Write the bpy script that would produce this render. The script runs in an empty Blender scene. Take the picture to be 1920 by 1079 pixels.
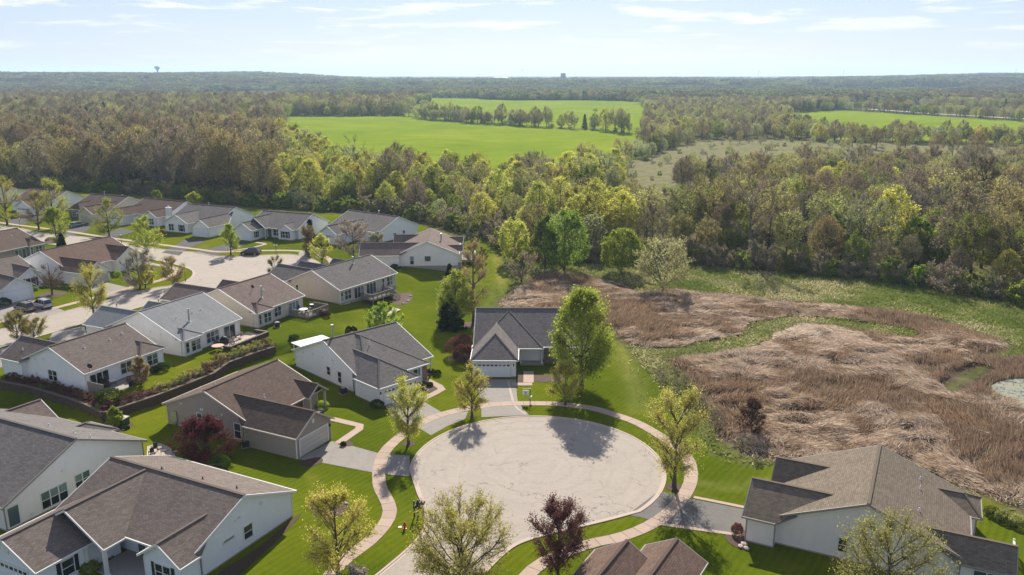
import bpy, bmesh, math, random, time
import numpy as np
from mathutils import Vector, Matrix
T0 = time.time()
PI = math.pi
S = bpy.context.scene
C = S.collection
# ------------------------------------------------------------------ camera
CAM_H = 43.0
FPX, CX, CY = 1570.0, 960.0, 539.5
PITCH = math.atan((539.5 - 139.0) / FPX)
cam = bpy.data.cameras.new('camera')
cam.sensor_width = 36.0
cam.lens = FPX / 1920.0 * 36.0
cam.clip_start = 0.5
cam.clip_end = 60000
camo = bpy.data.objects.new('camera', cam)
C.objects.link(camo)
camo.location = (0, 0, CAM_H)
camo.rotation_euler = (PI / 2 - PITCH, 0, 0)
S.camera = camo
# ------------------------------------------------------------------ light
SUN_EL, SUN_AZ = math.radians(34), math.radians(3)     # azimuth east of +Y
W = bpy.data.worlds.new('World')
S.world = W
W.use_nodes = True
nt = W.node_tree
nt.nodes.clear()
def N(t, k, **kw):
    n = t.nodes.new(k)
    for a, b in kw.items():
        setattr(n, a, b)
    return n
sky = N(nt, 'ShaderNodeTexSky', sky_type='NISHITA', sun_disc=False, sun_elevation=SUN_EL, sun_rotation=SUN_AZ,
        altitude=250, air_density=1.0, dust_density=0.3, ozone_density=2.0)
bg = N(nt, 'ShaderNodeBackground')
bg.inputs[1].default_value = 0.044
out = N(nt, 'ShaderNodeOutputWorld')
tc = N(nt, 'ShaderNodeTexCoord')
sep = N(nt, 'ShaderNodeSeparateXYZ')
nt.links.new(tc.outputs['Generated'], sep.inputs[0])
# thin high cloud: noise on a far plane above the land
def M(t, op, a, b=None, c=None, clamp=False):
    n = N(t, 'ShaderNodeMath', operation=op)
    n.use_clamp = clamp
    for i, v in enumerate((a, b, c)):
        if v is None:
            continue
        if isinstance(v, (int, float)):
            n.inputs[i].default_value = v
        else:
            t.links.new(v, n.inputs[i])
    return n.outputs[0]
cmb = N(nt, 'ShaderNodeMapping')
cmb.inputs['Scale'].default_value = (5.5, 5.5, 52)
nt.links.new(tc.outputs['Generated'], cmb.inputs[0])
cn = N(nt, 'ShaderNodeTexNoise')
for k_, v_ in (('Scale', 1.5), ('Detail', 10), ('Roughness', .6), ('Distortion', .35)): cn.inputs[k_].default_value = v_
nt.links.new(cmb.outputs[0], cn.inputs[0])
cr = N(nt, 'ShaderNodeMapRange'); cr.inputs[1].default_value = 0.52; cr.inputs[2].default_value = 0.68
nt.links.new(cn.outputs[0], cr.inputs[0])
el = N(nt, 'ShaderNodeMapRange'); el.inputs[1].default_value = 0.0; el.inputs[2].default_value = 0.07
nt.links.new(sep.outputs[2], el.inputs[0])
cm = M(nt, 'MULTIPLY', M(nt, 'MULTIPLY', cr.outputs[0], el.outputs[0]), 0.9)
mix = N(nt, 'ShaderNodeMix', data_type='RGBA')
nt.links.new(cm, mix.inputs[0])
veil = N(nt, 'ShaderNodeMix', data_type='RGBA')
nt.links.new(M(nt, 'MULTIPLY', M(nt, 'POWER', M(nt, 'SUBTRACT', 1.0, M(nt, 'MAXIMUM', sep.outputs[2], 0.0)), 0.6), .48), veil.inputs[0])
nt.links.new(sky.outputs[0], veil.inputs[6]); veil.inputs[7].default_value = (9.0, 10.8, 13.0, 1)
nt.links.new(veil.outputs[2], mix.inputs[6])
mix.inputs[7].default_value = (16, 15.5, 14.5, 1)
tint = N(nt, 'ShaderNodeMix', data_type='RGBA', blend_type='MULTIPLY')
tint.inputs[0].default_value = 1
nt.links.new(mix.outputs[2], tint.inputs[6]); tint.inputs[7].default_value = (.965, .95, 1.09, 1)
nt.links.new(tint.outputs[2], bg.inputs[0])
nt.links.new(bg.outputs[0], out.inputs[0])
sun = bpy.data.lights.new('sun', 'SUN')
sun.energy = 4.8
sun.angle = math.radians(0.53)
sun.color = (1.0, 0.92, 0.80)
suno = bpy.data.objects.new('sun', sun)
C.objects.link(suno)
suno.rotation_euler = (PI / 2 - SUN_EL, 0, PI - SUN_AZ)
suno.location = (0, 200, 200)
S.view_settings.view_transform = 'Standard'
S.view_settings.look = 'None'
S.view_settings.gamma = 1
S.view_settings.exposure = 0.92
S.cycles.max_bounces = 6
S.cycles.volume_bounces = 1
S.cycles.transparent_max_bounces = 8
S.cycles.use_denoising = True

# ------------------------------------------------------------------ survey helpers
cP, sP = math.cos(PITCH), math.sin(PITCH)
def g(px, py, z=0.0):
    """ground point of a surveyed photo point lying at height z"""
    a = (px - CX) / FPX
    b = (py - CY) / FPX
    t = (z - CAM_H) / (-sP - b * cP)
    return (a * t, (cP - b * sP) * t)
def height_at(y, py):
    b = (py - CY) / FPX
    return CAM_H + y * (-sP - b * cP) / (cP - b * sP)
def px_of(x, y, z):
    dz = z - CAM_H
    zc = y * cP - dz * sP
    return CX + FPX * x / zc, CY + FPX * (-y * sP - dz * cP) / zc
T = 1.3
def G(pts, z=0.0):
    return [g(a, b, z) for a, b in pts]
def inside(poly, X, Y):
    P = np.array(poly)
    r = np.zeros(X.shape, bool)
    n = len(P)
    for i in range(n):
        x1, y1 = P[i]
        x2, y2 = P[(i + 1) % n]
        if y1 == y2:
            continue
        c = ((y1 > Y) != (y2 > Y)) & (X < (x2 - x1) * (Y - y1) / (y2 - y1) + x1)
        r ^= c
    return r
def segdist(a, b, X, Y):
    ax, ay = a
    dx, dy = b[0] - ax, b[1] - ay
    t = np.clip(((X - ax) * dx + (Y - ay) * dy) / (dx * dx + dy * dy + 1e-9), 0, 1)
    return np.hypot(X - ax - t * dx, Y - ay - t * dy)
def polydist(poly, X, Y, closed=True):
    d = np.full(X.shape, 1e9)
    n = len(poly)
    for i in range(n if closed else n - 1):
        d = np.minimum(d, segdist(poly[i], poly[(i + 1) % n], X, Y))
    return d
def vnoise(X, Y, s, seed=0):
    X = np.asarray(X, float) / s + seed * 17.13
    Y = np.asarray(Y, float) / s + seed * 7.77
    i = np.floor(X); j = np.floor(Y)
    fx = X - i; fy = Y - j
    fx = fx * fx * (3 - 2 * fx); fy = fy * fy * (3 - 2 * fy)
    def h(a, b):
        v = np.sin(a * 127.1 + b * 311.7 + seed * 74.7) * 43758.5453
        return v - np.floor(v)
    return (h(i, j) * (1 - fx) + h(i + 1, j) * fx) * (1 - fy) + (h(i, j + 1) * (1 - fx) + h(i + 1, j + 1) * fx) * fy
def fbm(X, Y, s, seed=0, o=4):
    r = 0; a = .5; t = 0
    for k in range(o):
        r = r + a * vnoise(X, Y, s, seed + k); t += a; a *= .5; s *= .5
    return r / t
def catmull(pts, n=6, closed=False):
    P = [Vector((p[0], p[1], 0)) for p in pts]
    o = []
    m = len(P)
    for i in range(m if closed else m - 1):
        p0 = P[(i - 1) % m] if closed or i > 0 else P[0] * 2 - P[1]
        p1 = P[i]; p2 = P[(i + 1) % m]
        p3 = P[(i + 2) % m] if closed or i + 2 < m else P[-1] * 2 - P[-2]
        for k in range(n):
            t = k / n
            q = 0.5 * ((2 * p1) + (p2 - p0) * t + (2 * p0 - 5 * p1 + 4 * p2 - p3) * t * t + (3 * p1 - p0 - 3 * p2 + p3) * t ** 3)
            o.append((q.x, q.y))
    if not closed:
        o.append((P[-1].x, P[-1].y))
    return o
def resample(pts, step):
    P = np.array(pts, float)
    d = np.r_[0, np.cumsum(np.hypot(*np.diff(P, axis=0).T))]
    n = max(2, int(d[-1] / step) + 1)
    s = np.linspace(0, d[-1], n)
    return np.c_[np.interp(s, d, P[:, 0]), np.interp(s, d, P[:, 1])]
def offset_line(P, w):
    P = np.array(P, float)
    t = np.gradient(P, axis=0)
    t /= np.linalg.norm(t, axis=1)[:, None] + 1e-9
    return P + np.c_[-t[:, 1], t[:, 0]] * w

# ------------------------------------------------------------------ terrain
WALL_LINE = [(-60, 705), (0, 715), (62, 727), (125, 746), (156, 756), (194, 774), (250, 756), (292, 742), (345, 722), (400, 700), (427, 680), (483, 660), (515, 650), (562, 645)]
UP = G(WALL_LINE, T)
UPW = [0.7] * (len(UP) - 1) + [3.0]
for q, w in [((640, 622), 8), ((700, 590), 9), ((750, 552), 9), ((858, 520), 14), ((882, 455), 16), ((880, 440), 16), ((740, 405), 14), ((470, 390), 14), ((130, 356), 14), ((-500, 330), 14)]:
    UP.append(g(*q)); UPW.append(w)
UP.append((-420, 60)); UPW.append(.7)
def terr(X, Y):
    X = np.asarray(X, float); Y = np.asarray(Y, float)
    ins = inside(UP, X, Y)
    f = np.full(X.shape, 9.0)
    n = len(UP)
    for i in range(n):
        f = np.minimum(f, segdist(UP[i], UP[(i + 1) % n], X, Y) / UPW[i])
    f = np.where(ins, np.clip(f, 0, 1), 0)
    z = T * f * f * (3 - 2 * f)
    r = np.hypot(X, Y)
    # fields roll gently, hills stand along the skyline
    k = np.clip((r - 330) / 500, 0, 1)
    z = z + k * 5.0 * (fbm(X, Y, 260, 5, 2) - 0.5) * np.clip(1.6 - r / 3000, 0.3, 1)
    az = X / np.maximum(Y, 1)
    kk = np.clip((r - 1700) / 2600, 0, 1); kk = kk * kk * (3 - 2 * kk)
    A = 8 + 36 * np.clip((-az - 0.17) / 0.12, 0, 1) + 24 * np.clip((az - .30) / .25, 0, 1)
    z = z + kk * (A * (0.75 + 0.6 * (fbm(X, Y, 900, 9, 3) - .5)))
    return z
def gz(x, y):
    return float(terr(np.array([x]), np.array([y]))[0])

# ------------------------------------------------------------------ objects and properties
def tag(o, label=None, cat=None, group=None, kind=None):
    if label: o['label'] = label
    if cat: o['category'] = cat
    if group: o['group'] = group
    if kind: o['kind'] = kind
    return o
def empty(name, loc=(0, 0, 0), rz=0, **k):
    o = bpy.data.objects.new(name, None)
    C.objects.link(o)
    o.location = loc
    o.rotation_euler = (0, 0, rz)
    o.empty_display_size = .3
    return tag(o, **k)
def link(name, me, parent=None, loc=(0, 0, 0), rz=0, **k):
    o = bpy.data.objects.new(name, me)
    C.objects.link(o)
    if parent: o.parent = parent
    o.location = loc
    o.rotation_euler = (0, 0, rz)
    return tag(o, **k)
def npmesh(name, V, F, mats, midx=None, attrs=None, uv=None):
    V = np.asarray(V, np.float32); F = np.asarray(F, np.int32)
    me = bpy.data.meshes.new(name)
    k = F.shape[1]
    me.vertices.add(len(V)); me.vertices.foreach_set('co', V.ravel())
    me.loops.add(F.size); me.loops.foreach_set('vertex_index', F.ravel())
    me.polygons.add(len(F)); me.polygons.foreach_set('loop_start', np.arange(0, F.size, k, dtype=np.int32))
    for m in mats: me.materials.append(m)
    if midx is not None: me.polygons.foreach_set('material_index', np.asarray(midx, np.int32))
    for an, (ty, dom, dat) in (attrs or {}).items():
        a = me.attributes.new(an, ty, dom)
        a.data.foreach_set('color' if 'COLOR' in ty else ('vector' if ty == 'FLOAT_VECTOR' else 'value'), np.asarray(dat, np.int32 if ty == 'INT' else np.float32).ravel())
    me.update(calc_edges=True)
    return me
class MB:
    """collects polygons, makes one mesh"""
    def __init__(s): s.v = []; s.f = []; s.m = []; s.uv = {}
    def face(s, pts, m=0, uv=None):
        i = len(s.v); s.v += [tuple(p) for p in pts]; s.f.append(tuple(range(i, i + len(pts)))); s.m.append(m)
        if uv: s.uv[len(s.f) - 1] = uv
    def box(s, x0, x1, y0, y1, z0, z1, m=0):
        i = len(s.v)
        s.v += [(x0, y0, z0), (x1, y0, z0), (x1, y1, z0), (x0, y1, z0), (x0, y0, z1), (x1, y0, z1), (x1, y1, z1), (x0, y1, z1)]
        for f in ((0, 3, 2, 1), (4, 5, 6, 7), (0, 1, 5, 4), (1, 2, 6, 5), (2, 3, 7, 6), (3, 0, 4, 7)):
            s.f.append(tuple(i + k for k in f)); s.m.append(m)
    def beam(s, p, q, w, h, m=0, side=0.0):
        """bar from p to q, w wide, hanging h below the line"""
        p = Vector(p); q = Vector(q); d = q - p
        n = Vector((-d.y, d.x, 0))
        n = n.normalized() if n.length > 1e-6 else Vector((1, 0, 0))
        a = n * (w * (0.5 + side)); b = n * (w * (side - 0.5)); z = Vector((0, 0, -h))
        i = len(s.v)
        s.v += [tuple(x) for x in (p + b + z, q + b + z, q + a + z, p + a + z, p + b, q + b, q + a, p + a)]
        for f in ((0, 3, 2, 1), (4, 5, 6, 7), (0, 1, 5, 4), (1, 2, 6, 5), (2, 3, 7, 6), (3, 0, 4, 7)):
            s.f.append(tuple(i + k for k in f)); s.m.append(m)
    def prism(s, poly, z0, z1, m=0, mtop=None):
        n = len(poly)
        a = sum(poly[i][0] * poly[(i + 1) % n][1] - poly[(i + 1) % n][0] * poly[i][1] for i in range(n))
        if a < 0: poly = poly[::-1]
        i = len(s.v)
        s.v += [(p[0], p[1], z0) for p in poly] + [(p[0], p[1], z1) for p in poly]
        s.f.append(tuple(i + k for k in reversed(range(n)))); s.m.append(m)
        s.f.append(tuple(i + n + k for k in range(n))); s.m.append(m if mtop is None else mtop)
        for k in range(n):
            s.f.append((i + k, i + (k + 1) % n, i + n + (k + 1) % n, i + n + k)); s.m.append(m)
    def cyl(s, p, q, r0, r1=None, n=8, m=0, cap=True):
        p = Vector(p); q = Vector(q); r1 = r0 if r1 is None else r1
        d = (q - p).normalized()
        a = d.orthogonal().normalized(); b = d.cross(a)
        i = len(s.v)
        for c, r in ((p, r0), (q, r1)):
            for k in range(n):
                t = 2 * PI * k / n
                s.v.append(tuple(c + a * math.cos(t) * r + b * math.sin(t) * r))
        for k in range(n):
            s.f.append((i + k, i + (k + 1) % n, i + n + (k + 1) % n, i + n + k)); s.m.append(m)
        if cap:
            s.f.append(tuple(i + k for k in reversed(range(n)))); s.m.append(m)
            s.f.append(tuple(i + n + k for k in range(n))); s.m.append(m)
    def lathe(s, prof, n=12, o=(0, 0, 0), m=0):
        i = len(s.v)
        for r, z in prof:
            for k in range(n):
                t = 2 * PI * k / n
                s.v.append((o[0] + r * math.cos(t), o[1] + r * math.sin(t), o[2] + z))
        for j in range(len(prof) - 1):
            for k in range(n):
                s.f.append((i + j * n + k, i + j * n + (k + 1) % n, i + (j + 1) * n + (k + 1) % n, i + (j + 1) * n + k)); s.m.append(m)
    def mesh(s, name, mats):
        me = bpy.data.meshes.new(name)
        me.from_pydata(s.v, [], s.f)
        for m in (mats if isinstance(mats, (list, tuple)) else [mats]): me.materials.append(m)
        me.polygons.foreach_set('material_index', s.m)
        if s.uv:
            u = me.uv_layers.new(name='UVMap')
            for fi, c in s.uv.items():
                for li, co in zip(me.polygons[fi].loop_indices, c): u.data[li].uv = co
        me.update()
        return me
    def build(s, name, mats, parent=None, loc=(0, 0, 0), rz=0, **k):
        return link(name, s.mesh(name, mats), parent, loc, rz, **k)

# ------------------------------------------------------------------ materials
def mat(name, col=(.5, .5, .5), rough=.8, metal=0, spec=.3):
    m = bpy.data.materials.new(name)
    m.use_nodes = True
    b = m.node_tree.nodes['Principled BSDF']
    b.inputs['Base Color'].default_value = (*col, 1)
    b.inputs['Roughness'].default_value = rough
    b.inputs['Metallic'].default_value = metal
    b.inputs['Specular IOR Level'].default_value = spec
    return m
def noise(t, scale, detail=4, rough=.55, vec=None, dist=0):
    n = N(t, 'ShaderNodeTexNoise')
    n.inputs['Scale'].default_value = scale
    n.inputs['Detail'].default_value = detail
    n.inputs['Roughness'].default_value = rough
    n.inputs['Distortion'].default_value = dist
    if vec: t.links.new(vec, n.inputs[0])
    return n.outputs[0]
def ramp(t, fac, stops):
    n = N(t, 'ShaderNodeValToRGB')
    e = n.color_ramp.elements
    while len(e) < len(stops): e.new(0.5)
    for i, (p, c) in enumerate(stops):
        e[i].position = p; e[i].color = (*c, 1) if len(c) == 3 else c
    t.links.new(fac, n.inputs[0])
    return n.outputs[0]
def mixc(t, f, a, b, mode='MIX'):
    n = N(t, 'ShaderNodeMix', data_type='RGBA', blend_type=mode)
    for i, v in ((0, f), (6, a), (7, b)):
        if isinstance(v, (int, float)): n.inputs[i].default_value = v
        elif isinstance(v, tuple): n.inputs[i].default_value = (*v, 1)
        else: t.links.new(v, n.inputs[i])
    return n.outputs[2]
def coords(t, kind='Object'):
    return N(t, 'ShaderNodeTexCoord').outputs[kind]
def mapping(t, vec, scale=(1, 1, 1), rot=(0, 0, 0)):
    n = N(t, 'ShaderNodeMapping')
    n.inputs['Scale'].default_value = scale; n.inputs['Rotation'].default_value = rot
    t.links.new(vec, n.inputs[0])
    return n.outputs[0]
def bump(t, h, strength=.5, dist=.05):
    n = N(t, 'ShaderNodeBump')
    n.inputs['Strength'].default_value = strength; n.inputs['Distance'].default_value = dist
    t.links.new(h, n.inputs['Height'])
    return n.outputs[0]
def setc(m, col=None, nrm=None, rough=None):
    b = m.node_tree.nodes['Principled BSDF']
    if col is not None: m.node_tree.links.new(col, b.inputs['Base Color'])
    if nrm is not None: m.node_tree.links.new(nrm, b.inputs['Normal'])
    if rough is not None: m.node_tree.links.new(rough, b.inputs['Roughness'])
def sc(c, k): return tuple(x * k for x in c)

def shingle(name, col, var=.55):
    col = sc(col, .90)
    m = mat(name, col, .95, spec=.08); t = m.node_tree
    uv = coords(t, 'UV')
    b = N(t, 'ShaderNodeTexBrick')
    b.offset = .5
    for k, v in (('Scale', 1), ('Mortar Size', .022), ('Mortar Smooth', .3), ('Bias', 0), ('Brick Width', .42), ('Row Height', .19)):
        b.inputs[k].default_value = v
    b.inputs['Color1'].default_value = (*sc(col, 1 - var), 1)
    b.inputs['Color2'].default_value = (*sc(col, 1 + var), 1)
    b.inputs['Mortar'].default_value = (*sc(col, .28), 1)
    t.links.new(uv, b.inputs[0])
    c = mixc(t, .3, b.outputs[0], ramp(t, noise(t, 3.2, 4, .7, uv), [(.3, sc(col, .6)), (.7, sc(col, 1.35))]))
    c = mixc(t, .25, c, ramp(t, noise(t, .28, 4, .6, uv), [(.35, sc(col, .72)), (.7, sc(col, 1.18))]))
    c = mixc(t, .2, c, ramp(t, noise(t, 22, 2, .6, uv), [(.3, sc(col, .5)), (.7, sc(col, 1.5))]))
    # faint run-off streaks down the slope
    c = mixc(t, .22, c, ramp(t, noise(t, 1, 4, .6, mapping(t, uv, (1.6, .12, 1))), [(.35, sc(col, .6)), (.65, sc(col, 1.1))]))
    setc(m, c, bump(t, b.outputs['Fac'], .6, -.03))
    return m
def siding(name, col, lap=.18):
    m = mat(name, col, .6, spec=.3); t = m.node_tree
    o = coords(t, 'Object')
    s = N(t, 'ShaderNodeSeparateXYZ'); t.links.new(o, s.inputs[0])
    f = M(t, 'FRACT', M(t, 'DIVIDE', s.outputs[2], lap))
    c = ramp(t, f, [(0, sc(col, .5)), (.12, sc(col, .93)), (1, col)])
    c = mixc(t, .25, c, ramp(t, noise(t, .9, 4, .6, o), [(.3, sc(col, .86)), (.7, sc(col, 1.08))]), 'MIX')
    n = noise(t, 1, 3, .6, mapping(t, o, (2.2, 2.2, .25)))
    c = mixc(t, .2, c, ramp(t, n, [(.3, sc(col, .8)), (.65, col)]))
    setc(m, c, bump(t, f, .5, .02))
    return m
def brick(name, c1, c2):
    m = mat(name, c1, .9); t = m.node_tree
    o = coords(t, 'Object')
    s = N(t, 'ShaderNodeSeparateXYZ'); t.links.new(o, s.inputs[0])
    q = N(t, 'ShaderNodeCombineXYZ')
    t.links.new(M(t, 'ADD', s.outputs[0], s.outputs[1]), q.inputs[0]); t.links.new(s.outputs[2], q.inputs[1])
    b = N(t, 'ShaderNodeTexBrick')
    for k, v in (('Scale', 1), ('Mortar Size', .01), ('Brick Width', .22), ('Row Height', .075)): b.inputs[k].default_value = v
    b.inputs['Color1'].default_value = (*c1, 1); b.inputs['Color2'].default_value = (*c2, 1); b.inputs['Mortar'].default_value = (.3, .27, .24, 1)
    t.links.new(q.outputs[0], b.inputs[0])
    setc(m, b.outputs[0])
    return m
MR = dict(
    dark=shingle('shingle_charcoal', (0.185, 0.168, 0.162)),
    grey=shingle('shingle_grey', (0.173, 0.160, 0.152)),
    taupe=shingle('shingle_taupe', (0.187, 0.155, 0.136)),
    light=shingle('shingle_light_grey', (0.277, 0.284, 0.284), .28),
    brown=shingle('shingle_brown', (.140, .103, .084)),
    tan=shingle('shingle_tan_brown', (0.207, 0.160, 0.139)),
    rust=shingle('shingle_red_brown', (.165, .112, .090)),
    umber=shingle('shingle_olive_grey', (.205, .168, .128)))
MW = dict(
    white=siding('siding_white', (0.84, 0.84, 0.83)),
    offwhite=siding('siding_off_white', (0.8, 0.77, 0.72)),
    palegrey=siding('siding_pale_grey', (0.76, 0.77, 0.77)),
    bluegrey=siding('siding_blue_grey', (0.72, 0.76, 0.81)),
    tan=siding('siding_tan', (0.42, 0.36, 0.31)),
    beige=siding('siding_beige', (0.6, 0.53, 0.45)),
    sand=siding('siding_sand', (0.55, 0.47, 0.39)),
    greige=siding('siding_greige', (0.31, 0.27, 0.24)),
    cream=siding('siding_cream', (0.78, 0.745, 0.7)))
M_trim = mat('white_trim', (.64, .64, .62), .6)
M_brtrim = mat('brown_grey_trim', (.26, .235, .205), .7)
M_sandtrim = mat('sand_trim', (.46, .40, .33), .55)
M_conc = mat('foundation_concrete', (.30, .27, .24), .9)
M_door = mat('garage_door_white', (.72, .74, .76), .5)
M_doorb = mat('garage_door_beige', (.46, .43, .39), .55)
M_entry = mat('entry_door', (.10, .12, .10), .4)
M_shut = mat('shutter_dark', (.02, .022, .028), .6)
M_shutb = mat('shutter_blue', (.09, .22, .30), .6)
M_shutr = mat('shutter_maroon', (.08, .02, .025), .6)
M_gal = mat('galvanised_metal', (.42, .44, .46), .35, .85)
M_black = mat('black_metal', (.015, .015, .017), .45, .3)
M_dark = mat('dark_plastic', (.03, .03, .033), .6)
M_brick = brick('red_brick', (.16, .06, .045), (.24, .10, .07))
M_dbrick = brick('dark_brick', (.07, .05, .045), (.13, .085, .07))
def glassmat(name, col):
    m = mat(name, col, .08, spec=.8)
    t = m.node_tree
    r = N(t, 'ShaderNodeObjectInfo').outputs['Random']
    setc(m, ramp(t, r, [(0, sc(col, .5)), (.55, sc(col, 1.2)), (.8, sc(col, 2.2)), (1, (.16, .22, .21))]))
    return m
M_glass = glassmat('window_glass', (.022, .03, .036))
M_blind = glassmat('window_blind_glass', (.07, .10, .105))
def wood(name, col, s=(8, 1, 8)):
    m = mat(name, col, .85); t = m.node_tree
    o = coords(t, 'Object')
    c = ramp(t, noise(t, 3, 5, .65, mapping(t, o, s)), [(.25, sc(col, .55)), (.75, sc(col, 1.25))])
    setc(m, c)
    return m
M_deck = wood('weathered_deck_wood', (.26, .22, .19))
M_bark = wood('bark', (.085, .07, .058), (6, 6, 1))
M_barkg = wood('grey_bark', (.15, .135, .12), (6, 6, 1))
M_barkp = wood('pale_bark', (.26, .24, .21), (6, 6, 1))
def stone(name, col, s=3.0):
    m = mat(name, col, .95); t = m.node_tree
    o = coords(t, 'Object')
    v = N(t, 'ShaderNodeTexVoronoi'); v.inputs['Scale'].default_value = s; t.links.new(o, v.inputs[0])
    c = mixc(t, .6, ramp(t, v.outputs['Color'], [(.1, sc(col, .7)), (.9, sc(col, 1.3))]), ramp(t, noise(t, 9, 4, .6, o), [(.3, sc(col, .65)), (.7, sc(col, 1.25))]))
    setc(m, c)
    return m
M_stone = stone('patio_stone', (.42, .35, .29), 2.5)
M_wallstone = stone('wall_block_stone', (.09, .062, .046), 4)
M_cap = stone('wall_cap_stone', (.15, .115, .09), 1.5)
M_mulch = stone('mulch', (.075, .045, .032), 9)
M_rock = stone('landscape_rock', (.40, .34, .30), 5)
def leafmat(name, a, b, c=None, trans=.42):
    a = sc(a, 1.0); b = sc(b, 1.0)
    m = bpy.data.materials.new(name); m.use_nodes = True; t = m.node_tree; t.nodes.clear()
    o = N(t, 'ShaderNodeOutputMaterial')
    at = N(t, 'ShaderNodeAttribute', attribute_name='tint').outputs['Fac']
    oi = N(t, 'ShaderNodeObjectInfo').outputs['Random']
    col = ramp(t, at, [(0, a), (.6, b), (1, c or sc(b, 1.25))])
    hs = N(t, 'ShaderNodeHueSaturation')
    t.links.new(col, hs.inputs['Color'])
    t.links.new(M(t, 'MULTIPLY_ADD', oi, .05, .475), hs.inputs['Hue'])
    t.links.new(M(t, 'MULTIPLY_ADD', M(t, 'FRACT', M(t, 'MULTIPLY', oi, 7.3)), .5, .75), hs.inputs['Value'])
    hs.inputs['Saturation'].default_value = .95
    d = N(t, 'ShaderNodeBsdfDiffuse'); tr = N(t, 'ShaderNodeBsdfTranslucent'); mx = N(t, 'ShaderNodeMixShader')
    mx.inputs[0].default_value = trans
    for q in (d, tr): t.links.new(hs.outputs[0], q.inputs[0])
    t.links.new(d.outputs[0], mx.inputs[1]); t.links.new(tr.outputs[0], mx.inputs[2]); t.links.new(mx.outputs[0], o.inputs[0])
    return m
ML = dict(
    spring=leafmat('leaf_spring_green', (0.26, 0.29, 0.03), (0.5, 0.51, 0.07), (0.7, 0.64, 0.16), 0.55),
    lime=leafmat('leaf_bright_green', (0.16, 0.24, 0.02), (0.34, 0.43, 0.04), (0.54, 0.57, 0.1), 0.55),
    olive=leafmat('leaf_olive', (0.23, 0.24, 0.07), (0.39, 0.39, 0.11), (0.53, 0.49, 0.18), 0.5),
    green=leafmat('leaf_mid_green', (0.1, 0.15, 0.02), (0.23, 0.28, 0.04), (0.4, 0.41, 0.09), 0.5),
    sage=leafmat('leaf_sage', (0.24, 0.27, 0.1), (0.4, 0.43, 0.17), (0.54, 0.54, 0.27), 0.5),
    brown=leafmat('bud_brown', (0.19, 0.16, 0.09), (0.34, 0.285, 0.155), (0.47, 0.4, 0.22), 0.42),
    ochre=leafmat('bud_ochre', (0.22, 0.18, 0.055), (0.37, 0.31, 0.1), (0.5, 0.42, 0.15), 0.45),
    purple=leafmat('leaf_purple', (.045, .018, .018), (.11, .04, .038), (.19, .085, .07)),
    red=leafmat('leaf_red', (.075, .015, .018), (.17, .04, .042), (.26, .09, .075)),
    maroon=leafmat('leaf_maroon_brown', (0.09, 0.035, 0.03), (0.2, 0.085, 0.06), (0.3, 0.15, 0.1), 0.42),
    ever=leafmat('needle_dark', (.008, .016, .007), (.02, .035, .014), (.045, .06, .02), .15),
    box=leafmat('leaf_boxwood', (.02, .04, .008), (.06, .11, .015), (.13, .19, .03), .3),
    blossom=leafmat('blossom_pale', (.22, .19, .12), (.42, .38, .28), (.6, .57, .48)),
    gold=leafmat('leaf_gold_green', (.24, .21, .04), (.44, .39, .09), (.62, .52, .16), .5),
    farb=leafmat('leaf_far_brown', (.07, .06, .045), (.13, .105, .075), (.19, .155, .10), .35),
    faro=leafmat('leaf_far_olive', (.08, .085, .035), (.15, .145, .06), (.22, .20, .09), .4),
    farg=leafmat('leaf_far_green', (0.09, 0.12, 0.035), (0.17, 0.21, 0.06), (0.27, 0.3, 0.1), 0.45),
    twig=leafmat('twig_grey', (0.13, 0.115, 0.095), (0.22, 0.195, 0.16), (0.32, 0.28, 0.23), 0.3),
    twigb=leafmat('twig_brown', (0.13, 0.1, 0.07), (0.23, 0.18, 0.12), (0.33, 0.26, 0.17), 0.25))

# ------------------------------------------------------------------ ground sheet
LAWN = G([(0, 352), (130, 362), (300, 372), (470, 395), (600, 400), (740, 410), (800, 425), (870, 452), (905, 450), (935, 462), (945, 500), (965, 545), (928, 575), (1000, 605), (1100, 612), (1160, 636), (1206, 690), (1252, 742), (1296, 800), (1335, 850), (1420, 875), (1500, 870), (1800, 900), (1920, 962), (2100, 1010)])
LAWN += [(90, 60), (80, 20), (-420, 20), (-420, 330)]
REED = [G([(985, 524), (1019, 510), (1091, 516), (1170, 532), (1200, 547), (1268, 541), (1369, 553), (1481, 564), (1575, 571), (1688, 583), (1755, 596), (1816, 617), (1887, 639), (1898, 652), (1876, 669), (1920, 664), (2050, 672), (2060, 1000), (1920, 960), (1830, 930), (1700, 890), (1480, 872), (1400, 860), (1342, 822), (1324, 785), (1294, 737), (1275, 699), (1237, 672), (1205, 664), (1160, 640), (1130, 620), (1040, 600), (930, 582), (935, 566)])]
PATHG = catmull(G([(1190, 660), (1254, 662), (1350, 650), (1410, 634), (1440, 613), (1485, 602), (1556, 604), (1620, 612), (1690, 622)]), 6)
GREENP = G([(1774, 725), (1800, 705), (1838, 688), (1850, 694), (1815, 715), (1790, 735)])
MEADOW = G([(930, 455), (960, 490), (1080, 495), (1200, 500), (1275, 494), (1425, 509), (1575, 520), (1725, 538), (1800, 555), (1920, 572), (2060, 590), (2060, 1060), (1920, 1000), (1480, 900), (1300, 880), (1200, 760), (1140, 640), (930, 600)])
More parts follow.
